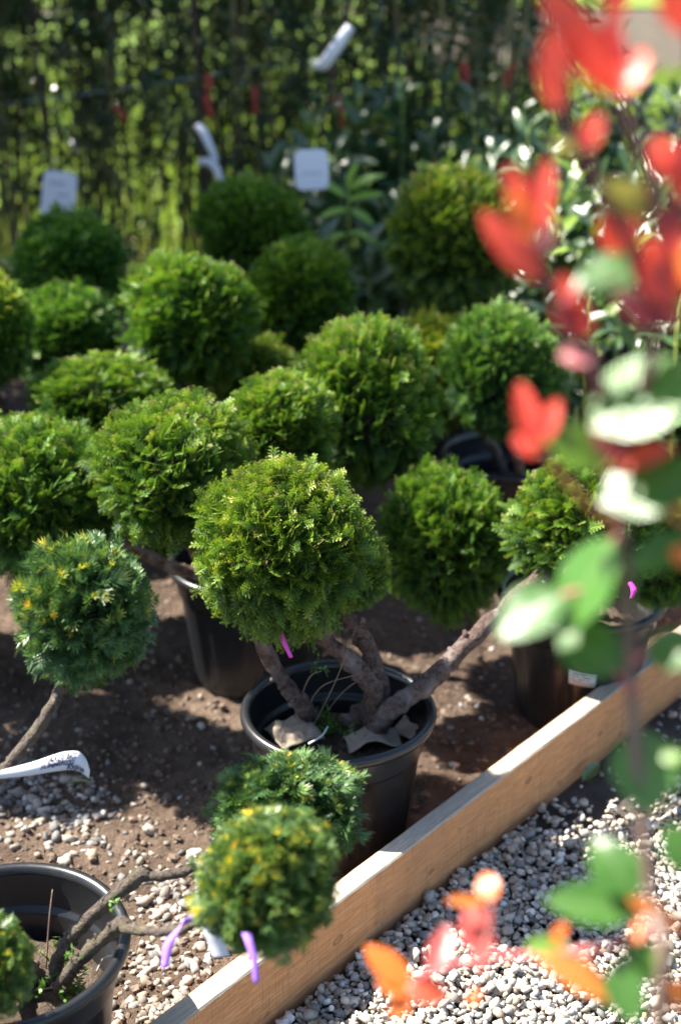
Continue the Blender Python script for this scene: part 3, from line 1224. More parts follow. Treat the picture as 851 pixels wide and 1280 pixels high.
# plant on the right --------------------------------------------------
PC = pot_thing(0.522, 2.742, 'pompon thuja in the black pot with a white sticker beside the plank', 2.0)
c6 = at(560, 674, 3.10)
c19 = at(826, 690, 2.98)
ball(PC, c6, (0.268, 0.27, 0.325), (0.82, 0.95, 0.85), BALLS[0], rz=3.3)
ball(PC, c19, (0.20, 0.22, 0.20), (1.0, 1.02, 0.85), BALLS[3], rz=5.0)
pc = Vector((0.52, 2.75, 0.18))
branch(PC, [pc, pc + Vector((-0.06, 0.04, 0.13)), c6 + Vector((0.08, -0.02, -0.02)), c6], [0.018, 0.0145, 0.013, 0.01])
branch(PC, [pc, pc + Vector((0.05, 0.05, 0.14)), c19 + Vector((-0.05, 0, -0.05)), c19], [0.018, 0.0145, 0.013, 0.01])
branch(PC, [pc, pc + Vector((0.02, -0.05, 0.12)), at(712, 715, 2.72)], [0.018, 0.0145, 0.012])
# far plants ----------------------------------------------------------
PD = pot_thing(0.45, 3.55, 'pompon thuja with a blue-green ball on a bare stem, in a pot before the laurels', 0.2, 1)
c8 = at(626, 461, 3.62)
c5 = at(455, 499, 3.22)
c10 = at(540, 468, 3.75)
ball(PD, c8, (0.285, 0.28, 0.31), (0.80, 0.97, 1.25), BALLS[1], rz=0.3)
ball(PB, c5, (0.315, 0.31, 0.345), (0.92, 1.0, 0.86), BALLS[2], rz=3.9)
ball(PD, c10, (0.25, 0.25, 0.30), (1.25, 1.05, 0.7), BALLS[0], rz=2.5)
pd = Vector((0.46, 3.55, 0.18))
branch(PD, [Vector((0.50, 3.53, 0.17)), at(652, 598, 3.73), at(641, 548, 3.67), c8 + Vector((0, 0, -0.05))], [0.016, 0.0145, 0.0135, 0.010])
branch(PB, [pb + Vector((0.03, 0.02, 0)), pb + Vector((0.13, 0.10, 0.17)), c5], [0.017, 0.014, 0.010])
branch(PD, [pd, pd + Vector((-0.06, 0.02, 0.14)), c10], [0.016, 0.013, 0.010])

PE = pot_thing(0.33, 4.22, 'single-ball thuja standard with a short bare stem, in front of the shaded laurels', 1.2)
c9 = at(565, 302, 4.0)
ball(PE, c9, (0.355, 0.35, 0.385), (0.98, 0.88, 0.72), BALLS[3], rz=1.4)
branch(PE, [Vector((0.33, 4.20, 0.17)), at(574, 420, 4.08), at(580, 378, 4.05), c9 + Vector((0.02, 0, -0.04))], [0.018, 0.0155, 0.0145, 0.010])

PF = pot_thing(-0.42, 3.78, 'pompon thuja with one long branch leaning left towards the bamboo', 0.7, 1)
c14 = at(90, 326, 4.28)
c13 = at(239, 397, 3.55)
c16 = at(126, 498, 3.38)
ball(PF, c14, (0.325, 0.31, 0.27), (0.72, 0.95, 0.8), BALLS[2], rz=0.9)
ball(PF, c13, (0.315, 0.31, 0.31), (0.88, 1.0, 0.75), BALLS[0], rz=4.4)
ball(PF, c16, (0.325, 0.27, 0.20), (0.92, 1.0, 0.8), BALLS[1], rz=2.9)
pf = Vector((-0.42, 3.78, 0.18))
branch(PF, [pf, at(196, 470, 3.98), at(160, 415, 4.12), at(128, 378, 4.22), c14], [0.019, 0.016, 0.015, 0.014, 0.01])
branch(PF, [pf, pf + Vector((0.03, -0.15, 0.18)), c13 + Vector((0, 0.02, -0.06))], [0.017, 0.014, 0.01])
branch(PF, [pf, pf + Vector((-0.06, -0.25, 0.14)), c16 + Vector((0.04, 0.05, -0.03))], [0.017, 0.014, 0.01])

PG = pot_thing(-0.13, 4.22, 'dark pompon thuja of three balls growing nearest the bamboo stakes', 0.1)
c11 = at(313, 284, 4.40)
c12 = at(376, 371, 3.92)
c18 = at(322, 472, 3.70)
ball(PG, c11, (0.325, 0.32, 0.29), (0.78, 0.92, 0.62), BALLS[1], rz=0.2)
ball(PG, c12, (0.285, 0.29, 0.30), (0.82, 0.93, 0.62), BALLS[3], rz=3.6)
ball(PG, c18, (0.255, 0.25, 0.19), (1.0, 1.0, 0.72), BALLS[2], rz=5.2)
pg = Vector((-0.13, 4.22, 0.18))
branch(PG, [pg, pg + Vector((-0.06, 0.04, 0.3)), c11], [0.018, 0.015, 0.01])
branch(PG, [pg, pg + Vector((0.02, -0.15, 0.2)), c12], [0.018, 0.015, 0.01])
branch(PG, [pg, pg + Vector((-0.03, -0.25, 0.15)), c18], [0.018, 0.015, 0.01])

PH = pot_thing(-0.80, 3.62, 'pompon thuja with a thin slanting branch holding a bright ball, before the labelled stake', 0.5, 1)
c15 = at(80, 422, 3.92)
c17 = at(-16, 408, 3.50)
ball(PH, c15, (0.275, 0.27, 0.27), (0.78, 1.0, 0.95), BALLS[0], rz=1.9)
ball(PH, c17, (0.22, 0.24, 0.25), (1.1, 1.1, 0.8), BALLS[2], rz=0.7)
ph = Vector((-0.80, 3.62, 0.18))
branch(PH, [ph, at(24, 534, 3.62), at(2, 505, 3.58), at(-14, 470, 3.54), c17], [0.016, 0.0135, 0.0125, 0.012, 0.009])
branch(PH, [ph, ph + Vector((0.0, 0.12, 0.22)), c15], [0.016, 0.013, 0.01])

c20 = Vector((-0.55, 3.17, 0.34))  # extra ball hidden behind the front row, added to shade the soil
ball(PF, c20, (0.26, 0.25, 0.24), (0.85, 1.0, 0.8), BALLS[3], rz=0.1)
branch(PF, [pf, pf + Vector((-0.10, -0.30, 0.08)), c20], [0.016, 0.013, 0.009])
for q in (Vector((-0.75, 3.06, 0.40)), Vector((-0.84, 2.80, 0.60))):  # two more hidden balls added for their shadow on the soil
    ball(PH, q, (0.27, 0.26, 0.25), (0.9, 1.0, 0.85))
    branch(PH, [ph, ph * 0.5 + q * 0.5 + Vector((0, 0, -0.02)), q], [0.016, 0.013, 0.009])
q = Vector((-0.43, 3.10, 0.34))  # another unseen ball added as a shade caster
ball(PB, q, (0.24, 0.24, 0.22), (0.85, 1.0, 0.85))
branch(PB, [pb, pb * 0.5 + q * 0.5 + Vector((0, 0, 0.03)), q], [0.016, 0.013, 0.009])
PI = pot_thing(-1.06, 2.93, 'unseen pompon thuja added left of the others to shade the soil bed', 0.8)  # stands out of view, added to cast shade over the soil
pi_ = Vector((-1.06, 2.93, 0.18))
for (q, d_) in ((Vector((-1.00, 2.86, 0.66)), 0.31), (Vector((-1.22, 3.10, 0.60)), 0.31), (Vector((-0.99, 2.62, 0.44)), 0.27), (Vector((-1.16, 2.72, 0.80)), 0.28)):
    ball(PI, q, (d_, d_, d_ * 0.95), (0.95, 1.0, 0.85))
    branch(PI, [pi_, pi_ * 0.5 + q * 0.5 + Vector((0.02, 0, -0.04)), q], [0.017, 0.014, 0.01])

# yew in the front pot ------------------------------------------------
PY = pot_thing(-0.487, 1.630, 'golden-tipped pompon yew with bare grey branches in the black pot nearest the plank end', 1.1, 1,
               'potted_topiary_yew', None)
ya = at(106, 766, 2.12)
yb = at(361, 1008, 2.10)
yc = at(335, 1101, 1.78)
yd = at(-20, 1208, 2.0)
ball(PY, ya, (0.180, 0.18, 0.196), (0.95, 1.0, 1.05), YBALLS[0], rz=0.0)
ball(PY, yb, (0.200, 0.175, 0.130), (0.95, 1.0, 1.0), YBALLS[1], rz=0.4)
ball(PY, yc, (0.158, 0.157, 0.149), (1.4, 1.25, 1.1), YBALLS[2], rz=2.0)  # tint yellower and raised so the ball looks sunlit
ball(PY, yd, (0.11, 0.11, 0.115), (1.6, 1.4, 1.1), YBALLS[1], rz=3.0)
yb0 = atz(62, 1225, 0.20)
branch(PY, [yb0 + Vector((0, 0, -0.02)), at(76, 1192, 2.23), at(108, 1152, 2.18), at(178, 1092, 2.12), at(186, 1096, 2.115), at(245, 1084, 2.09), yb + Vector((-0.05, -0.02, -0.02))], [0.013, 0.0105, 0.0105, 0.0112, 0.0080, 0.0072, 0.005], 'yewbark')
branch(PY, [yb0 + Vector((0.01, -0.01, -0.02)), at(92, 1208, 2.20), at(130, 1174, 2.15), at(152, 1155, 2.10), at(166, 1162, 2.06), at(235, 1160, 1.95), yc + Vector((-0.04, 0.0, -0.02))], [0.013, 0.0102, 0.0098, 0.0106, 0.0072, 0.0062, 0.0045], 'yewbark')
branch(PY, [yb0 + Vector((-0.01, 0.01, -0.02)), at(22, 1200, 2.25), at(-50, 1110, 2.22), at(-38, 1015, 2.17), at(2, 968, 2.14), at(52, 905, 2.12), at(84, 848, 2.12), ya + Vector((0, 0, -0.04))], [0.016, 0.0140, 0.0120, 0.0108, 0.0100, 0.0090, 0.0078, 0.006], 'yewbark')
branch(PY, [yb0 + Vector((-0.02, -0.01, -0.02)), at(0, 1235, 2.18), yd], [0.012, 0.010, 0.005], 'yewbark')
twig(PY, [atz(58, 1210, 0.19), at(62, 1150, 2.22), at(66, 1112, 2.20)], 0.0015)
twig(PY, [atz(42, 1210, 0.19), at(32, 1185, 2.25), at(22, 1168, 2.24)], 0.0018)
twig(PY, [atz(30, 1240, 0.20), atz(70, 1234, 0.205), atz(108, 1228, 0.20)], 0.0020)
twig(PY, [atz(60, 1218, 0.20), atz(90, 1222, 0.205), atz(118, 1210, 0.20)], 0.0012)
twig(PY, [atz(122, 1214, 0.20), at(130, 1198, 2.18), at(142, 1194, 2.16)], 0.0018, 'string', 'string')
q = atz(50, 1240, 0.19) - PY.location
weeds(PY, [(q.x, q.y, 0.196, 9, 0.045), (q.x + 0.05, q.y - 0.005, 0.196, 8, 0.035), (q.x + 0.03, q.y + 0.04, 0.196, 7, 0.05)], 9)
for k, (px, py, D) in enumerate(((150, 1120, 2.14), (92, 1188, 2.19), (152, 1135, 2.12))):
    q = at(px, py, D) - PY.location
    weeds(PY, [(q.x, q.y, q.z - 0.004, 3, 0.016)], 20 + k, 'sprig', 0.022)


# ------------------------------------------------------------------ ribbons, labels
def strip_me(name, path, widths, wdir, mat, n=8, thick=0.0006, uv=None):
    """a thin band along path; wdir = direction across at every control point"""
    P = spline(path, n)
    Wd = spline(wdir, n)
    k = len(P)
    Wd /= np.linalg.norm(Wd, axis=1)[:, None]
    w = np.interp(np.linspace(0, 1, k), np.linspace(0, 1, len(widths)), widths)
    T = np.gradient(P, axis=0)
    T /= np.linalg.norm(T, axis=1)[:, None]
    Nn = np.cross(T, Wd)
    Nn /= np.linalg.norm(Nn, axis=1)[:, None]
    a, b_ = P - Wd * w[:, None] / 2, P + Wd * w[:, None] / 2
    V = np.stack([a, b_, b_ + Nn * thick, a + Nn * thick], 1).reshape(-1, 3)
    F = []
    for i in range(k - 1):
        for j in range(4):
            q = (j + 1) % 4
            F.append((i * 4 + j, i * 4 + q, i * 4 + 4 + q, i * 4 + 4 + j))
    F += [(3, 2, 1, 0), (k * 4 - 4, k * 4 - 3, k * 4 - 2, k * 4 - 1)]
    return mesh_np(name, V, np.array(F), mat, True), P, Wd, Nn, w


def band(name, label, cat, path, widths, wdir, mat, group=None):
    o0 = Vector(path[0])
    me, *rest = strip_me(name, [Vector(p) - o0 for p in path], widths, wdir, M[mat])
    o = tag(obj(name, me, None, o0), label, cat, group)
    return o, rest


# writing on the yew's label
lp = [at(-30, 974, 2.105), at(2, 968, 2.110), at(40, 961, 2.105), at(76, 952, 2.102), at(96, 951, 2.106), at(106, 958, 2.114), at(112, 968, 2.120)]
upv = Vector((0.10, 0.50, 0.85))
lab, (Pp, Ww, Nn, wv) = band('plant_label', 'white strip label with handwriting looped round the yew stem above the front pot', 'label', lp,
                             [0.006, 0.012, 0.019, 0.0265, 0.0275, 0.023, 0.012], [upv] * 7, 'tagwhite')


def lettering(txt, host, P, Wd, Nn, w, s0, s1, t0, size, sgn, jit=0.25, mat='ink'):
    """flat ink text bent onto a band: s0..s1 = span along it, t0 = height across"""
    cu = bpy.data.curves.new('t', 'FONT')
    cu.body = txt
    cu.size = 1.0
    cu.shear = 0.25
    cu.resolution_u = 2
    cu.offset = 0.032
    tmp = bpy.data.objects.new('t', cu)
    C.objects.link(tmp)
    dg = bpy.context.evaluated_depsgraph_get()
    me = bpy.data.meshes.new_from_object(tmp.evaluated_get(dg))
    bpy.data.objects.remove(tmp)
    co = np.zeros(len(me.vertices) * 3, dtype=np.float32)
    me.vertices.foreach_get('co', co)
    co = co.reshape(-1, 3)
    x0, x1 = co[:, 0].min(), co[:, 0].max()
    u = (co[:, 0] - x0) / (x1 - x0)
    s = s0 + (s1 - s0) * u
    v = t0 + size * (co[:, 1] + 0.06 * np.sin(co[:, 0] * 2.3) + 0.03 * np.sin(co[:, 0] * 5.1))
    k = np.linspace(0, 1, len(P))
    pos = np.stack([np.interp(s, k, P[:, i]) for i in range(3)], -1)
    ww = np.stack([np.interp(s, k, Wd[:, i]) for i in range(3)], -1)
    nn = np.stack([np.interp(s, k, Nn[:, i]) for i in range(3)], -1)
    width = np.interp(s, k, w)
    pos = pos + ww * (v * width)[:, None] + nn * sgn
    me.vertices.foreach_set('co', pos.astype(np.float32).ravel())
    me.materials.clear()
    me.materials.append(M[mat])
    me.update()
    return obj('lettering', me, host)


# the band's face turned to the path
mid = len(Pp) // 2
facing = 1 if np.dot(Nn[mid], np.array([0, -0.75, 0.65])) > 0 else -1
off = 0.0014 if facing > 0 else -0.0009
for (tx, a, b_, t0, sz_) in (('TAXUS  BACC.', 0.40, 0.66, 0.10, 0.42), ('SUMMERGOLD', 0.38, 0.635, -0.22, 0.38), ('BONSAI 60/80', 0.56, 0.82, -0.47, 0.36)):
    lettering(tx, lab, Pp, Ww, Nn, wv, a, b_, t0, sz_, off)
twv = Vector((0.6, -0.5, 0.6))
band('plant_label', 'white strip wrapped round the upper bare yew branch', 'label',
     [at(243, 1078, 2.085), at(254, 1078, 2.07), at(258, 1092, 2.07), at(262, 1112, 2.075)], [0.022, 0.022, 0.020, 0.018], [Vector((1, 0, 0.1))] * 4, 'tagwhite')
band('plant_label', 'plain white strip hanging beneath the lower bare yew branch', 'label',
     [at(258, 1152, 1.90), at(266, 1168, 1.90), at(272, 1182, 1.905), at(277, 1196, 1.91)], [0.020, 0.021, 0.022, 0.022], [Vector((1, 0, 0.15))] * 4, 'tagwhite')
band('ribbon', 'violet ribbon with a loose tail tied to the lower bare yew branch', 'ribbon',
     [at(262, 1157, 1.89), at(244, 1148, 1.90), at(228, 1155, 1.92), at(212, 1178, 1.925), at(206, 1210, 1.93)], [0.014, 0.020, 0.022, 0.016, 0.009],
     [Vector((0.3, -0.2, 1)), Vector((0.2, -0.3, 1)), Vector((0.4, -0.3, 0.9)), Vector((1, -0.2, 0.4)), Vector((1, 0, 0.2))], 'purple')
band('ribbon', 'violet ribbon end dangling below the small yew ball over the plank', 'ribbon',
     [at(308, 1166, 1.72), at(312, 1180, 1.715), at(318, 1200, 1.715), at(320, 1228, 1.72)], [0.011, 0.009, 0.008, 0.006], [Vector((1, 0, 0))] * 4, 'purple')
band('ribbon', 'magenta ribbon hanging under the thuja ball with burlap pot', 'ribbon',
     [at(342, 774, 2.53), at(350, 786, 2.53), at(354, 800, 2.53), at(364, 822, 2.53)], [0.006, 0.009, 0.010, 0.007], [Vector((1, -0.1, 0.3))] * 4, 'magenta')
band('ribbon', 'magenta ribbon wound round the pinkish middle branch over the burlap pot', 'ribbon',
     [at(386, 760, 2.545), at(396, 768, 2.54), at(402, 778, 2.54), at(398, 786, 2.545)], [0.010, 0.014, 0.013, 0.008], [Vector((1, -0.2, 0.7))] * 4, 'magenta')
band('ribbon', 'small purple ribbon on the stem of the single-ball thuja', 'ribbon',
     [at(572, 388, 4.02), at(578, 398, 4.01), at(574, 408, 4.01)], [0.012, 0.016, 0.012], [Vector((1, 0, 0.2))] * 3, 'purple')
band('ribbon', 'magenta ribbon scrap at the rim of the pot with a sticker', 'ribbon',
     [at(786, 728, 2.62), at(791, 738, 2.615), at(788, 748, 2.615)], [0.008, 0.012, 0.007], [Vector((1, 0, 0.3))] * 3, 'magenta')

# sticker on the right pot (follows the wall)
def sticker(t):
    a0, a1, z0, z1 = R(254), R(276), 0.150, 0.188
    V, F = [], []
    n = 8
    for i in range(n + 1):
        a = a0 + (a1 - a0) * i / n
        for z in (z0 - 0.010 * (i / n), z1 - 0.010 * (i / n)):
            rr = 0.127 + (0.1545 - 0.127) * (z - 0.006) / 0.216 + 0.0016
            V.append((rr * math.cos(a), rr * math.sin(a), z))
    for i in range(n):
        F.append((2 * i, 2 * i + 2, 2 * i + 3, 2 * i + 1))
    s = obj('sticker', mesh_np('sticker', np.array(V), np.array(F), M['tagwhite'], True), t)
    md = s.modifiers.new('thick', 'SOLIDIFY')
    md.thickness = 0.0008
    for k in range(4):
        V, F = [], []
        f0, f1 = 0.08, (0.62, 0.9, 0.75, 0.45)[k]
        for i in range(n + 1):
            q = f0 + (f1 - f0) * i / n
            a = a0 + (a1 - a0) * q
            zc = z0 + (z1 - z0) * (0.82 - 0.18 * k) - 0.010 * q
            for z in (zc - 0.0011, zc + 0.0011):
                rr = 0.127 + (0.1545 - 0.127) * (z - 0.006) / 0.216 + 0.0025
                V.append((rr * math.cos(a), rr * math.sin(a), z))
        for i in range(0, n, 1):
            if (i * 7 + k * 3) % 4:
                F.append((2 * i, 2 * i + 2, 2 * i + 3, 2 * i + 1))
        obj('print_line', mesh_np('print_line', np.array(V), np.array(F), M['ink']), s)


sticker(PC)

# ------------------------------------------------------------------ laurels
def leaf_me(name, seed, aspect, fold=0.22, curl=0.25, mat='laurelleaf', blunt=0.5):
    """leaf of length 1 along +Y from the origin, face +Z"""
    r = np.random.default_rng(seed)
    nv, nu = 11, 5
    V = []
    for j in range(nv):
        t = j / (nv - 1)
        w = aspect * 0.5 * (math.sin(math.pi * t ** (0.95)) ** 0.75) * (1 - 0.25 * t * (1 - blunt)) + 0.004
        if j == nv - 1:
            w = 0.006
        for i in range(nu):
            u = (i / (nu - 1) - 0.5) * 2
            z = abs(u) * w * fold - curl * (t - 0.1) ** 2 + 0.010 * math.sin(t * 17 + seed + 2 * u) * abs(u)
            V.append((u * w, t, z))
    F = [(j * nu + i, j * nu + i + 1, (j + 1) * nu + i + 1, (j + 1) * nu + i) for j in range(nv - 1) for i in range(nu - 1)]
    return mesh_np(name, np.array(V), np.array(F), M[mat], True)


LAUREL = [leaf_me('laurel_leaf_%d' % i, i, 0.34 + 0.03 * (i % 3), 0.25 + 0.1 * (i % 2), 0.10 + 0.07 * i) for i in range(5)]


def orient(y, nrm):
    y = y.normalized()
    x = y.cross(nrm)
    if x.length < 1e-4:
        x = y.cross(Vector((1, 0.3, 0.2)))
    x.normalize()
    z = x.cross(y)
    return Matrix((x, y, z)).transposed()


def laurel(x, y, h, nst, label, group, seed, bright):
    r = np.random.default_rng(seed)
    t = thing('laurel_bush', label, 'bush', (x, y, -0.02), group)
    for s in range(nst):
        a = 2 * math.pi * s / nst + r.uniform(-0.4, 0.4)
        sp = r.uniform(0.08, 0.22)
        b0 = Vector((math.cos(a) * 0.04, math.sin(a) * 0.04, 0))
        hh = h * r.uniform(0.72, 1.05)
        tip = Vector((math.cos(a) * sp, math.sin(a) * sp, hh))
        mid_ = (b0 + tip) / 2 + Vector((math.cos(a) * 0.05, math.sin(a) * 0.05, 0))
        path = spline([b0, mid_, tip], 6)
        V, F = tube(path, [0.006, 0.0025], 6)
        G = Geo()
        G.add(V, F)
        st = obj('stem', G.mesh('stem', M['twig'], True), t)
        st.color = (0.16, 0.21, 0.06, 1)
        nl = int(hh * 0.84 / 0.030)
        young = r.random() < bright
        for k in range(nl):
            f = 1 - k / nl * 0.86
            p = Vector(path[0] * 0 + np.array([np.interp(f, np.linspace(0, 1, len(path)), path[:, i]) for i in range(3)]))
            ph_ = k * 2.4 + s
            el = 0.85 - 0.75 * (k / nl) + r.normal(0, 0.22)
            d = Vector((math.cos(ph_) * math.cos(el), math.sin(ph_) * math.cos(el), math.sin(el)))
            L = r.uniform(0.105, 0.160) * (0.75 if k < 2 else 1)
            nrm = Vector((r.normal(-0.35, 0.42), r.normal(-0.30, 0.42), 1.0))
            o = obj('leaf', LAUREL[r.integers(5)], t, p)
            o.rotation_euler = orient(d, nrm).to_euler()
            o.scale = (L, L, L)
            v = r.uniform(0.75, 1.25)
            if young and k < 6:
                o.color = (0.17 * v, 0.27 * v, 0.035 * v, 1)
            else:
                o.color = (0.036 * v, 0.085 * v, 0.028 * v, 1)
    return t


k = 0
for (x, y, h) in ((-0.15, 5.25, 0.80), (0.18, 5.05, 0.84), (0.50, 5.20, 0.86), (0.02, 5.72, 0.92), (0.36, 5.70, 0.95), (0.72, 5.62, 0.98), (0.88, 5.10, 0.88), (0.08, 4.72, 0.62), (0.62, 4.95, 0.75)):
    laurel(x, y, h, 9, 'dark glossy cherry laurel standing in the shade before the bamboo', 'laurels shaded by the bamboo', 300 + k, 0.10)
    k += 1
for (x, y, h) in ((0.72, 4.55, 0.70), (1.02, 4.45, 0.70), (1.32, 4.62, 0.75), (1.20, 5.12, 0.82), (1.52, 5.15, 0.82), (1.12, 5.72, 0.84), (1.47, 5.78, 0.85),
                  (1.25, 6.45, 0.86), (1.62, 6.50, 0.88), (1.97, 6.60, 0.88), (1.40, 7.2, 0.88), (1.80, 7.3, 0.9), (2.2, 7.3, 0.9), (1.82, 5.9, 0.85), (0.80, 4.20, 0.60), (1.10, 4.12, 0.62), (0.66, 4.72, 0.72), (0.92, 4.85, 0.78)):
    laurel(x, y, h, 8, 'sunlit cherry laurel with glinting leaves beyond the red-leaved photinia', 'sunlit laurels', 300 + k, 0.30)
    k += 1

# flower spikes among the laurels
def raceme(p, h, lean, label):
    G = Geo()
    r = np.random.default_rng(int(h * 1e4))
    V, F = tube(spline([(0, 0, 0), (lean * 0.4, 0, h * 0.5), (lean, 0, h)], 5), 0.0015, 5)
    G.add(V, F)
    for i in range(70):
        f = 0.12 + 0.88 * i / 70
        a = i * 2.4
        c = np.array([lean * f + math.cos(a) * 0.006 * (1.2 - f), math.sin(a) * 0.006 * (1.2 - f), h * f])
        P, Fp = PEB[i % 12]
        G.add(P * 0.0042 * (1.2 - 0.6 * f) + c, Fp)
    o = obj('flower_spike', G.mesh('flower_spike', M['racemes'], True), None, p)
    return tag(o, label, 'flower spike', 'upright laurel flower spikes')


def laurel_shoot(px, py0, py1, D, i):
    """green upright shoot with a flower spike, one of the near laurel shoots"""
    a, b_ = at(px, py0, D), at(px + 4, py1, D)
    t = thing('laurel_shoot', 'single upright pale green laurel shoot with a budding flower spike', 'shoot', (a.x, a.y, -0.02), 'upright laurel shoots')
    rr = np.random.default_rng(900 + i)
    o = t.location
    path = spline([Vector((0, 0, 0)), Vector((0.01, 0, 0.2)), a - o, b_ - o], 6)
    V, F = tube(path, [0.006, 0.003], 6)
    G = Geo()
    G.add(V, F)
    s = obj('stem', G.mesh('stem', M['twig'], True), t)
    s.color = (0.30, 0.34, 0.06, 1)
    top = b_ - o
    sp = raceme(top, 0.085, 0.004, '')
    for key in ('label', 'category', 'group'):
        if key in sp:
            del sp[key]
    sp.parent = t
    for q in range(10):
        f = 0.35 + 0.063 * q
        p = Vector([float(np.interp(f, np.linspace(0, 1, len(path)), path[:, c])) for c in range(3)])
        an_ = q * 2.4 + i
        d = Vector((math.cos(an_), math.sin(an_), 0.35 + rr.normal(0, 0.2)))
        L = rr.uniform(0.09, 0.13)
        lf = obj('leaf', LAUREL[q % 5], t, p)
        lf.rotation_euler = orient(d, Vector((0, 0, 1))).to_euler()
        lf.scale = (L, L, L)
        lf.color = (0.05, 0.115, 0.03, 1)


for i, (px, y0, y1, D) in enumerate(((730, 470, 395, 4.15), (766, 480, 420, 4.3), (842, 480, 400, 4.1), (712, 600, 545, 3.95))):
    laurel_shoot(px, y0, y1, D, i)

def young_shoot():
    a = at(436, 262, 5.02)
    t = thing('laurel_shoot', 'bright lime young laurel shoot rising from the dark shaded laurels beside a white card', 'shoot', (a.x, a.y, -0.02))
    o = t.location
    path = spline([Vector((0, 0, 0)), Vector((0.0, 0.01, 0.4)), a - o, at(434, 232, 5.02) - o], 6)
    V, F = tube(path, [0.006, 0.003], 6)
    G = Geo()
    G.add(V, F)
    st = obj('stem', G.mesh('stem', M['twig'], True), t)
    st.color = (0.25, 0.33, 0.06, 1)
    for (bx, by, tx, ty) in ((434, 240, 470, 212), (436, 250, 474, 240), (432, 246, 404, 226), (436, 262, 402, 268), (438, 262, 466, 276), (434, 236, 440, 205), (436, 290, 470, 300), (434, 292, 400, 300)):
        p, q_ = at(bx, by, 5.02), at(tx, ty, 4.99)
        lf = obj('leaf', LAUREL[bx % 5], t, p - o)
        lf.rotation_euler = orient(q_ - p, Vector((-0.3, -0.5, 1))).to_euler()
        L = (q_ - p).length * 1.1
        lf.scale = (L, L, L)
        lf.color = (0.22, 0.38, 0.04, 1)


young_shoot()

# ------------------------------------------------------------------ bamboo
CULM = []
for i in range(6):
    r = np.random.default_rng(500 + i)
    H_ = 2.25
    P = [(0, 0, 0)]
    for q in range(1, 6):
        P.append((P[-1][0] + r.normal(0, 0.020), P[-1][1] + r.normal(0, 0.020), H_ * q / 5))
    path = spline(P, 5)
    rad = np.linspace(0.0085, 0.003, len(path)) * (1 + 0.18 * (np.arange(len(path)) % 4 == 0))
    V, F = tube(path, rad, 6)
    G = Geo()
    G.add(V, F)
    CULM.append(G.mesh('culm_%d' % i, M['culm'], True))


def bamboo_leaf_mass(seed, n, w, d):
    r = np.random.default_rng(seed)
    G_V, G_F, G_C = [], [], []
    cl = []
    for i in range(n // 9):
        z = float(np.clip(r.beta(2.0, 1.25) * 2.15 + 0.15, 0.15, 2.45))
        cl.append((r.normal(0, w * 0.36), r.normal(0, d * 0.45), z))
    k = 0
    for (cx, cy_, cz) in cl:
        ca = r.uniform(0, 6.28)
        for q in range(9):
            a = ca + r.normal(0, 0.9)
            e = r.uniform(-0.9, 0.5)
            dd = np.array([math.cos(a) * math.cos(e), math.sin(a) * math.cos(e), math.sin(e)])
            s = np.cross(dd, [0, 0, 1.0])
            s /= np.linalg.norm(s)
            s = s * math.cos(0.5) + np.cross(dd, s) * r.normal(0, 0.6)
            L = r.uniform(0.07, 0.13)
            W = r.uniform(0.006, 0.010)
            p = np.array([cx, cy_, cz]) + r.normal(0, 0.035, 3)
            m = p + dd * L * 0.4
            t = p + dd * L + np.array([0, 0, -0.25 * L])
            G_V += [p, m + s * W, t, m - s * W]
            G_F.append((k, k + 1, k + 2, k + 3))
            G_C += [(0.5, r.random() ** 1.3, 0)] * 4
            k += 4
    return mesh_np('bamboo_foliage_%d' % seed, np.array(G_V), np.array(G_F), M['bambooleaf'], False, np.array(G_C))


BFOL = [bamboo_leaf_mass(700 + i, 2800, 0.56, 0.36) for i in range(3)]
r = np.random.default_rng(21)
k = 0
for row, (yy, x0, x1, st_) in enumerate(((6.15, -2.15, 0.75, 0.40), (6.75, -2.45, 0.95, 0.46))):
    x = x0
    while x <= x1 + 1e-6:
        t = thing('bamboo_clump', 'dense clump of slender olive bamboo canes in the screen behind the topiaries', 'bamboo',
                  (x + r.normal(0, 0.03), yy + r.normal(0, 0.05), -0.03), 'bamboo clumps of the screen')
        for c in range(17):
            a, q = r.uniform(0, 6.28), 0.23 * math.sqrt(r.random())
            o = obj('culm', CULM[r.integers(6)], t, (math.cos(a) * q * 1.15, math.sin(a) * q * 0.8, 0))
            o.rotation_euler = (r.normal(0, 0.045), r.normal(0, 0.06), r.uniform(0, 6.28))
            sc_ = r.uniform(0.7, 1.15)
            o.scale = (sc_, sc_, r.uniform(0.8, 1.1))
        f = obj('foliage', BFOL[k % 3], t, (0, 0, 0), (0, 0, r.choice([0, math.pi]) + r.normal(0, 0.2)))
        f['kind'] = 'stuff'
        k += 1
        x += st_


for (x, y) in ((-2.05, 4.75), (-2.0, 5.15), (-2.1, 5.55), (-2.05, 5.9)):  # tall clumps out of view, added to shade the back rows
    t = thing('bamboo_clump', 'unseen tall bamboo clump added beside the screen for shade', 'bamboo', (x, y, -0.03), 'unseen bamboo clumps added for shade')
    for c in range(15):
        a, q = r.uniform(0, 6.28), 0.17 * math.sqrt(r.random())
        o = obj('culm', CULM[r.integers(6)], t, (math.cos(a) * q * 1.15, math.sin(a) * q * 0.8, 0))
        o.rotation_euler = (r.normal(0, 0.03), r.normal(0, 0.03), r.uniform(0, 6.28))
        o.scale = (1.5, 1.5, r.uniform(1.5, 1.8))
    for q in range(2):
        f = obj('foliage', BFOL[(k + q) % 3], t, (0, 0, 0), (0, 0, q * 1.6), (1.1, 1.1, 1.75))
        f['kind'] = 'stuff'
    k += 1


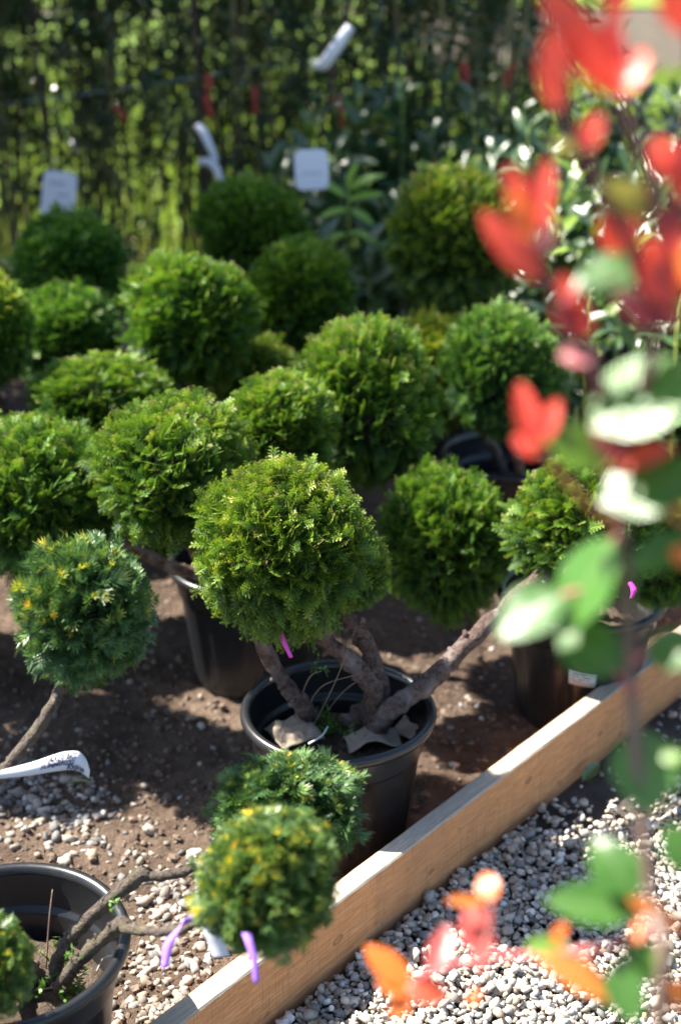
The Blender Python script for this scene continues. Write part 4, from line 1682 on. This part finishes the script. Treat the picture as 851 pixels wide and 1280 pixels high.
def stake(px0, py0, px1, py1, D, label, rad=0.009):
    a = at(px1, py1, D)
    b_ = at(px0, py0, D)
    d = (b_ - a).normalized()
    foot = a - d * (a.z / d.z + 0.03 / d.z)
    top = b_ + d * 0.5
    V, F = tube(spline([Vector((0, 0, 0)), (a - foot) + Vector((0.006, 0, 0)), (b_ - foot) - Vector((0.006, 0, 0)), top - foot], 6), [rad, rad * 0.85], 8, 0.04)
    G = Geo()
    G.add(V, F)
    return tag(obj('support_stake', G.mesh('support_stake', M['stake'], True), None, foot), label, 'stake', 'plant stakes before the bamboo')


stake(42, 20, 60, 200, 5.75, 'thin dark wooden stake carrying the rounded white label')
stake(244, 0, 256, 240, 5.6, 'dark wooden stake with two drooping white strips and a red tie')
stake(438, 0, 396, 180, 5.65, 'slanting dark stake with a white twisted strip near its top')


def card_tag(px0, py0, px1, py1, D, label, tilt, marks):
    c = at((px0 + px1) / 2, (py0 + py1) / 2, D)
    w = (px1 - px0) / FPX * D
    h = (py1 - py0) / FPX * D
    rc = w * 0.22
    ol = []
    for (sx, sy, a0) in ((1, 1, 0), (-1, 1, 90), (-1, -1, 180), (1, -1, 270)):
        for q in range(6):
            a = R(a0 + 18 * q)
            ol.append((sx * (w / 2 - rc) + rc * math.cos(a), sy * (h / 2 - rc) + rc * math.sin(a)))
    n = len(ol)
    V = [(x, -0.0006 - 0.10 * x * x / w, y) for x, y in ol] + [(x, 0.0006 - 0.10 * x * x / w, y) for x, y in ol]
    me = mesh_np('label_card', np.array(V), [np.array([list(range(n))[::-1]]), np.array([list(range(n, 2 * n))]),
                                             np.array([(i, (i + 1) % n, n + (i + 1) % n, n + i) for i in range(n)])], M['tagwhite'])
    o = tag(obj('plant_label', me, None, c, (R(-14), tilt, 0)), label, 'label')
    for (x0, x1, z, t_) in marks:
        V = [(x0 * w, -0.003 - 0.03 * w, z * h), (x1 * w, -0.003 - 0.03 * w, z * h), (x1 * w, -0.003 - 0.03 * w, (z + t_) * h), (x0 * w, -0.003 - 0.03 * w, (z + t_) * h)]
        obj('print_line', mesh_np('print_line', np.array(V), np.array([[0, 1, 2, 3]]), M['wire']), o)
    return o


card_tag(54, 216, 94, 273, 5.68, 'rounded white label card with faint grey print hanging on a stake', R(8), [(-0.3, 0.15, 0.22, 0.05), (-0.05, 0.3, 0.0, 0.04), (-0.1, 0.2, -0.25, 0.04)])
card_tag(369, 188, 410, 236, 4.98, 'plain white label card among the tops of the shaded laurels', R(-3), [(-0.3, 0.3, -0.1, 0.03)])
band('plant_label', 'long white strip twisted round the slanting stake', 'label', [at(389, 78, 5.55), at(402, 82, 5.53), at(418, 62, 5.53), at(438, 33, 5.56)],
     [0.02, 0.05, 0.05, 0.035], [Vector((0.4, 0, 1)), Vector((-0.5, -0.3, 1)), Vector((-0.8, -0.3, 0.6)), Vector((-0.8, 0, 0.6))], 'tagwhite')
band('plant_label', 'upper white strip drooping from the red-tied stake', 'label', [at(246, 155, 5.5), at(254, 165, 5.48), at(262, 182, 5.47), at(271, 202, 5.47)],
     [0.03, 0.034, 0.03, 0.02], [Vector((1, 0, 0.3))] * 4, 'tagwhite')
band('plant_label', 'lower white strip bending over on the red-tied stake', 'label', [at(248, 203, 5.5), at(260, 202, 5.47), at(271, 212, 5.46), at(278, 234, 5.46)],
     [0.03, 0.034, 0.03, 0.022], [Vector((0.1, -0.2, 1)), Vector((0.4, -0.2, 1)), Vector((1, 0, 0.4)), Vector((1, 0, 0.2))], 'tagwhite')
for (pts, wd_, lb) in (
        ([(258, 92), (262, 105), (257, 118), (264, 148)], 0.026, 'red tie with a long tail knotted to the stake with two white strips'),
        ([(318, 108), (319, 122), (318, 142)], 0.020, 'short red tie on the bamboo between the two taller stakes'),
        ([(578, 78), (582, 95), (579, 108)], 0.034, 'orange-red tie on bamboo canes above the shaded laurels'),
        ([(646, 78), (636, 90), (632, 108)], 0.022, 'crooked red tie at the end of the bamboo screen'),
        ([(140, 132), (150, 138), (158, 152)], 0.018, 'small red tie on bamboo beside the rounded white label'),
        ([(420, 120), (426, 135), (418, 150), (424, 158)], 0.060, 'wide pink-red ribbon bunch beside the slanting stake')):
    o, _ = band('bamboo_tie', lb, 'tie', [at(a, b_, 5.98) for a, b_ in pts], [wd_, wd_ * 1.2, wd_], [Vector((1, -0.1, 0.3))] * len(pts), 'redtie')
# rope along the bamboo screen
a, b_ = at(-60, 138, 6.25), at(700, 18, 6.25)
V, F = tube(spline([Vector((0, 0, 0)), (b_ - a) * 0.3 + Vector((0, 0, -0.02)), (b_ - a) * 0.65 + Vector((0, 0, -0.015)), b_ - a], 8), 0.0035, 6)
G = Geo()
G.add(V, F)
tag(obj('support_rope', G.mesh('support_rope', M['wire'], True), None, a), 'pale blue rope strung along the front of the bamboo screen', 'rope')

# ------------------------------------------------------------------ photinia in the foreground
PHL = [leaf_me('photinia_leaf_%d' % i, 10 + i, 0.5, 0.16 + 0.12 * (i % 2), 0.08 + 0.10 * (i % 3), 'photleaf', 0.8) for i in range(4)]
PHK = 0.86
ph_foot = Vector((0.20, 0.77, -0.01))


def pat(px, py, D):
    return at(px, py, D * PHK)


PHT = thing('photinia_shrub', 'young photinia with red new leaves and glossy green older ones growing out of the gravel', 'shrub', ph_foot)


def stem(pts, rad, col):
    path = spline([Vector(p) - ph_foot for p in pts], 8)
    V, F = tube(path, rad, 8, 0.02)
    G = Geo()
    G.add(V, F)
    o = obj('stem', G.mesh('stem', M['twig'], True), PHT)
    o.color = (*col, 1)
    return o


BROWN, WINE, ORANGE = (0.16, 0.10, 0.075), (0.16, 0.035, 0.045), (0.42, 0.13, 0.05)
stem([ph_foot, ph_foot + Vector((0.004, 0.0, 0.45)), pat(822, 1290, 1.24), pat(812, 1120, 1.22), pat(800, 1000, 1.20), pat(790, 880, 1.19), pat(783, 760, 1.17), pat(776, 640, 1.15)], [0.007, 0.0065, 0.0055, 0.0050, 0.0048, 0.0046, 0.0044, 0.0042], BROWN)
stem([pat(776, 640, 1.15), pat(772, 575, 1.13), pat(748, 480, 1.11), pat(716, 425, 1.10), pat(690, 360, 1.09), pat(668, 300, 1.08)], [0.0046, 0.0046, 0.0042, 0.0036, 0.003, 0.0025], WINE)
stem([pat(772, 580, 1.13), pat(800, 500, 1.11), pat(822, 410, 1.09), pat(830, 320, 1.07), pat(812, 225, 1.06), pat(785, 150, 1.05), pat(770, 118, 1.05)], [0.0046, 0.0042, 0.0042, 0.0042, 0.0040, 0.0036, 0.003], WINE)
stem([pat(822, 410, 1.09), pat(775, 290, 1.07), pat(738, 210, 1.06), pat(698, 135, 1.05)], [0.0040, 0.0036, 0.0034, 0.0028], WINE)
stem([pat(780, 665, 1.155), pat(735, 630, 1.14), pat(690, 580, 1.13), pat(664, 555, 1.12)], [0.0036, 0.003, 0.0025, 0.002], ORANGE)
stem([pat(830, 320, 1.07), pat(852, 240, 1.06), pat(868, 120, 1.05), pat(862, 30, 1.04)], [0.004, 0.004, 0.003, 0.003], WINE)
stem([pat(782, 640, 1.15), pat(815, 632, 1.13), pat(870, 665, 1.12)], [0.003, 0.0026, 0.002], ORANGE)
stem([pat(814, 1160, 1.22), pat(760, 1185, 1.25), pat(690, 1192, 1.29), pat(600, 1200, 1.36), pat(540, 1215, 1.41), pat(512, 1232, 1.43)], [0.0034, 0.003, 0.0028, 0.0026, 0.002, 0.002], (0.38, 0.10, 0.10))
stem([pat(600, 1200, 1.36), pat(612, 1160, 1.36), pat(615, 1122, 1.36)], [0.002, 0.0018, 0.0015], (0.38, 0.12, 0.10))

RED, ORG, PINK = (0.72, 0.075, 0.050), (0.70, 0.17, 0.030), (0.62, 0.22, 0.24)
GRN, LGR, OLV, BRZ = (0.055, 0.15, 0.028), (0.13, 0.26, 0.04), (0.22, 0.20, 0.03), (0.50, 0.15, 0.03)
BGR = (0.50, 0.12, 0.12)
# base x,y  tip x,y  width  distance  colour  facing (0 = towards the path, 1 = to the sky)  petiole start
LV = [
    (772, 122, 676, -22, 46, 1.05, RED, 0.25, None), (768, 112, 760, 12, 30, 1.06, (0.45, 0.03, 0.035), 0.2, None), (776, 120, 800, 55, 32, 1.05, RED, 0.3, None),
    (765, 105, 720, 20, 30, 1.04, RED, 0.3, None), (770, 30, 765, -50, 30, 1.04, RED, 0.25, None),
    (699, 138, 681, 42, 33, 1.05, RED, 0.25, None), (728, 192, 746, 140, 25, 1.06, RED, 0.3, None), (722, 190, 690, 176, 14, 1.07, OLV, 0.5, None),
    (866, 45, 822, -30, 36, 1.04, RED, 0.2, None), (858, 232, 816, 170, 36, 1.06, RED, 0.35, None), (868, 250, 838, 200, 30, 1.06, RED, 0.3, None),
    (664, 292, 684, 195, 32, 1.08, RED, 0.25, None), (660, 285, 634, 204, 30, 1.08, RED, 0.25, None), (674, 352, 602, 262, 37, 1.08, RED, 0.25, None),
    (664, 300, 640, 235, 30, 1.075, ORG, 0.3, None), (684, 318, 680, 256, 24, 1.085, PINK, 0.5, None),
    (820, 268, 750, 226, 38, 1.06, OLV, 0.30, None), (772, 318, 760, 258, 36, 1.07, RED, 0.35, None), (778, 312, 795, 262, 26, 1.07, RED, 0.3, None),
    (832, 385, 808, 295, 46, 1.07, RED, 0.3, None), (836, 380, 856, 300, 44, 1.08, ORG, 0.3, None), (832, 330, 846, 248, 34, 1.06, RED, 0.3, None), (846, 410, 800, 330, 30, 1.08, (0.45, 0.04, 0.05), 0.3, None),
    (716, 362, 816, 322, 44, 1.09, GRN, 0.55, (700, 385)), (724, 430, 700, 342, 38, 1.10, RED, 0.35, None), (748, 448, 698, 440, 24, 1.10, PINK, 0.6, None), (735, 420, 716, 372, 28, 1.09, (0.5, 0.05, 0.05), 0.3, None),
    (800, 400, 762, 345, 26, 1.08, PINK, 0.4, None), (810, 410, 780, 370, 24, 1.08, (0.5, 0.06, 0.07), 0.3, None),
    (667, 562, 650, 474, 30, 1.12, RED, 0.25, None), (670, 560, 696, 496, 27, 1.12, RED, 0.3, None), (664, 572, 646, 540, 20, 1.12, RED, 0.3, None),
    (738, 536, 872, 452, 88, 1.10, (0.075, 0.21, 0.03), 0.50, (756, 566)), (756, 588, 678, 526, 44, 1.13, LGR, 0.5, (772, 600)), (770, 585, 840, 552, 28, 1.12, RED, 0.35, None), (768, 580, 742, 500, 34, 1.12, (0.30, 0.04, 0.05), 0.2, None),
    (748, 628, 880, 582, 72, 1.12, GRN, 0.72, (778, 650)), (786, 712, 880, 666, 42, 1.14, GRN, 0.35, None), (800, 630, 862, 628, 20, 1.13, ORG, 0.4, None), (836, 690, 870, 702, 22, 1.12, ORG, 0.3, None),
    (768, 672, 694, 790, 64, 1.155, (0.07, 0.19, 0.03), 0.45, (780, 655)), (706, 742, 618, 788, 58, 1.16, GRN, 0.60, (778, 715)), (774, 842, 698, 778, 66, 1.175, GRN, 0.62, (796, 868)),
    (806, 812, 880, 816, 44, 1.17, GRN, 0.75, (786, 828)), (800, 912, 812, 1014, 76, 1.20, (0.085, 0.20, 0.05), 0.40, (800, 990)), (856, 938, 826, 948, 22, 1.18, LGR, 0.5, None),
    (796, 1122, 742, 1046, 56, 1.22, GRN, 0.68, None), (800, 1140, 680, 1122, 48, 1.23, GRN, 0.66, None), (790, 1118, 742, 1090, 40, 1.24, (0.04, 0.11, 0.025), 0.4, None), (870, 1092, 832, 1030, 44, 1.20, GRN, 0.5, None),
    (783, 1122, 864, 1164, 20, 1.21, BRZ, 0.4, None), (796, 1180, 800, 1142, 14, 1.22, ORG, 0.4, None), (716, 1192, 656, 1178, 26, 1.28, LGR, 0.45, None), (770, 1250, 672, 1188, 34, 1.26, BRZ, 0.5, None), (690, 1180, 708, 1150, 14, 1.28, ORG, 0.4, None),
    (774, 1196, 792, 1282, 42, 1.24, GRN, 0.5, None), (790, 1160, 812, 1230, 34, 1.23, GRN, 0.65, None), (770, 1250, 735, 1240, 24, 1.26, (0.06, 0.19, 0.03), 0.4, None), (820, 1250, 880, 1230, 30, 1.22, BRZ, 0.5, None), (818, 1210, 840, 1180, 26, 1.22, LGR, 0.4, None),
    (514, 1236, 456, 1180, 32, 1.43, ORG, 0.35, None), (538, 1222, 560, 1152, 28, 1.42, BGR, 0.3, None), (508, 1236, 560, 1240, 30, 1.42, (0.55, 0.09, 0.05), 0.45, None), (512, 1238, 488, 1272, 24, 1.43, ORG, 0.4, None), (516, 1238, 470, 1228, 22, 1.43, ORG, 0.5, None),
    (608, 1198, 584, 1128, 38, 1.37, (0.55, 0.10, 0.09), 0.35, None), (616, 1128, 602, 1088, 26, 1.36, ORG, 0.35, None), (606, 1130, 556, 1124, 14, 1.36, BRZ, 0.7, None), (606, 1192, 600, 1212, 12, 1.37, RED, 0.3, None), (600, 1236, 582, 1256, 12, 1.38, ORG, 0.4, None),
]
rr = np.random.default_rng(31)
for i, (bx_, by_, tx_, ty_, w_, D, c_, sky_f, pet) in enumerate(LV):
    dD = rr.normal(0, 0.008)
    p = pat(bx_, by_, D)
    q = pat(tx_, ty_, D + dD)
    y = q - p
    L = y.length
    view = (Vector((0, 0, CAM_H)) - p).normalized()
    nrm = (view * (1 - sky_f) + Vector((-0.12, -0.05, 1.0)) * sky_f + Vector((rr.normal(0, 0.18), rr.normal(0, 0.12), rr.normal(0, 0.10)))).normalized()
    if sky_f > 0.42 and c_[1] > c_[0]:
        nrm = ((to_sun + view).normalized() + Vector((rr.normal(0, 0.10), rr.normal(0, 0.10), 0))).normalized()
    o = obj('leaf', PHL[i % 4], PHT, p - ph_foot)
    o.rotation_euler = orient(y, nrm).to_euler()
    W = w_ / FPX * D * PHK
    ax_ = orient(y, nrm)
    fs = max(0.45, abs((ax_ @ Vector((0, 0, 1))).dot(view)))
    o.scale = (W / 0.5 * 1.08 / fs, L, L)
    o.color = (*c_, 1)
    if pet:
        a = pat(pet[0], pet[1], D + 0.01)
        path = spline([a - ph_foot, (a + p) / 2 - ph_foot + Vector((0, 0, -0.002)), p - ph_foot + y * 0.06], 4)
        V, F = tube(path, [0.0022, 0.0016], 6)
        G = Geo()
        G.add(V, F)
        pe = obj('petiole', G.mesh('petiole', M['twig'], True), o)
        pe.matrix_parent_inverse = (Matrix.LocRotScale(o.location, o.rotation_euler, o.scale)).inverted()
        pe.color = (0.45, 0.12, 0.13, 1)

# a fallen leaf against the plank
q = atz(722, 982, 0.0)
q = B0 + BD * along(q.x, q.y) + BN * 0.03
fl = obj('fallen_leaf', LAUREL[1], None, (q.x, q.y, 0.016))
fl.rotation_euler = (R(10), R(20), R(-35))
fl.scale = (0.075, 0.075, 0.075)
fl.color = (0.07, 0.13, 0.03, 1)
tag(fl, 'single fallen green leaf lying on gravel against the plank', 'leaf')
q = atz(88, 984, 0.0)
fl = obj('fallen_leaf', LAUREL[3], None, (q.x, q.y, 0.012))
fl.rotation_euler = (R(6), R(-12), R(-80))
fl.scale = (0.045, 0.045, 0.045)
fl.color = (0.30, 0.34, 0.18, 1)
tag(fl, 'small pale green fallen leaf on the stony soil under the yew label', 'leaf')
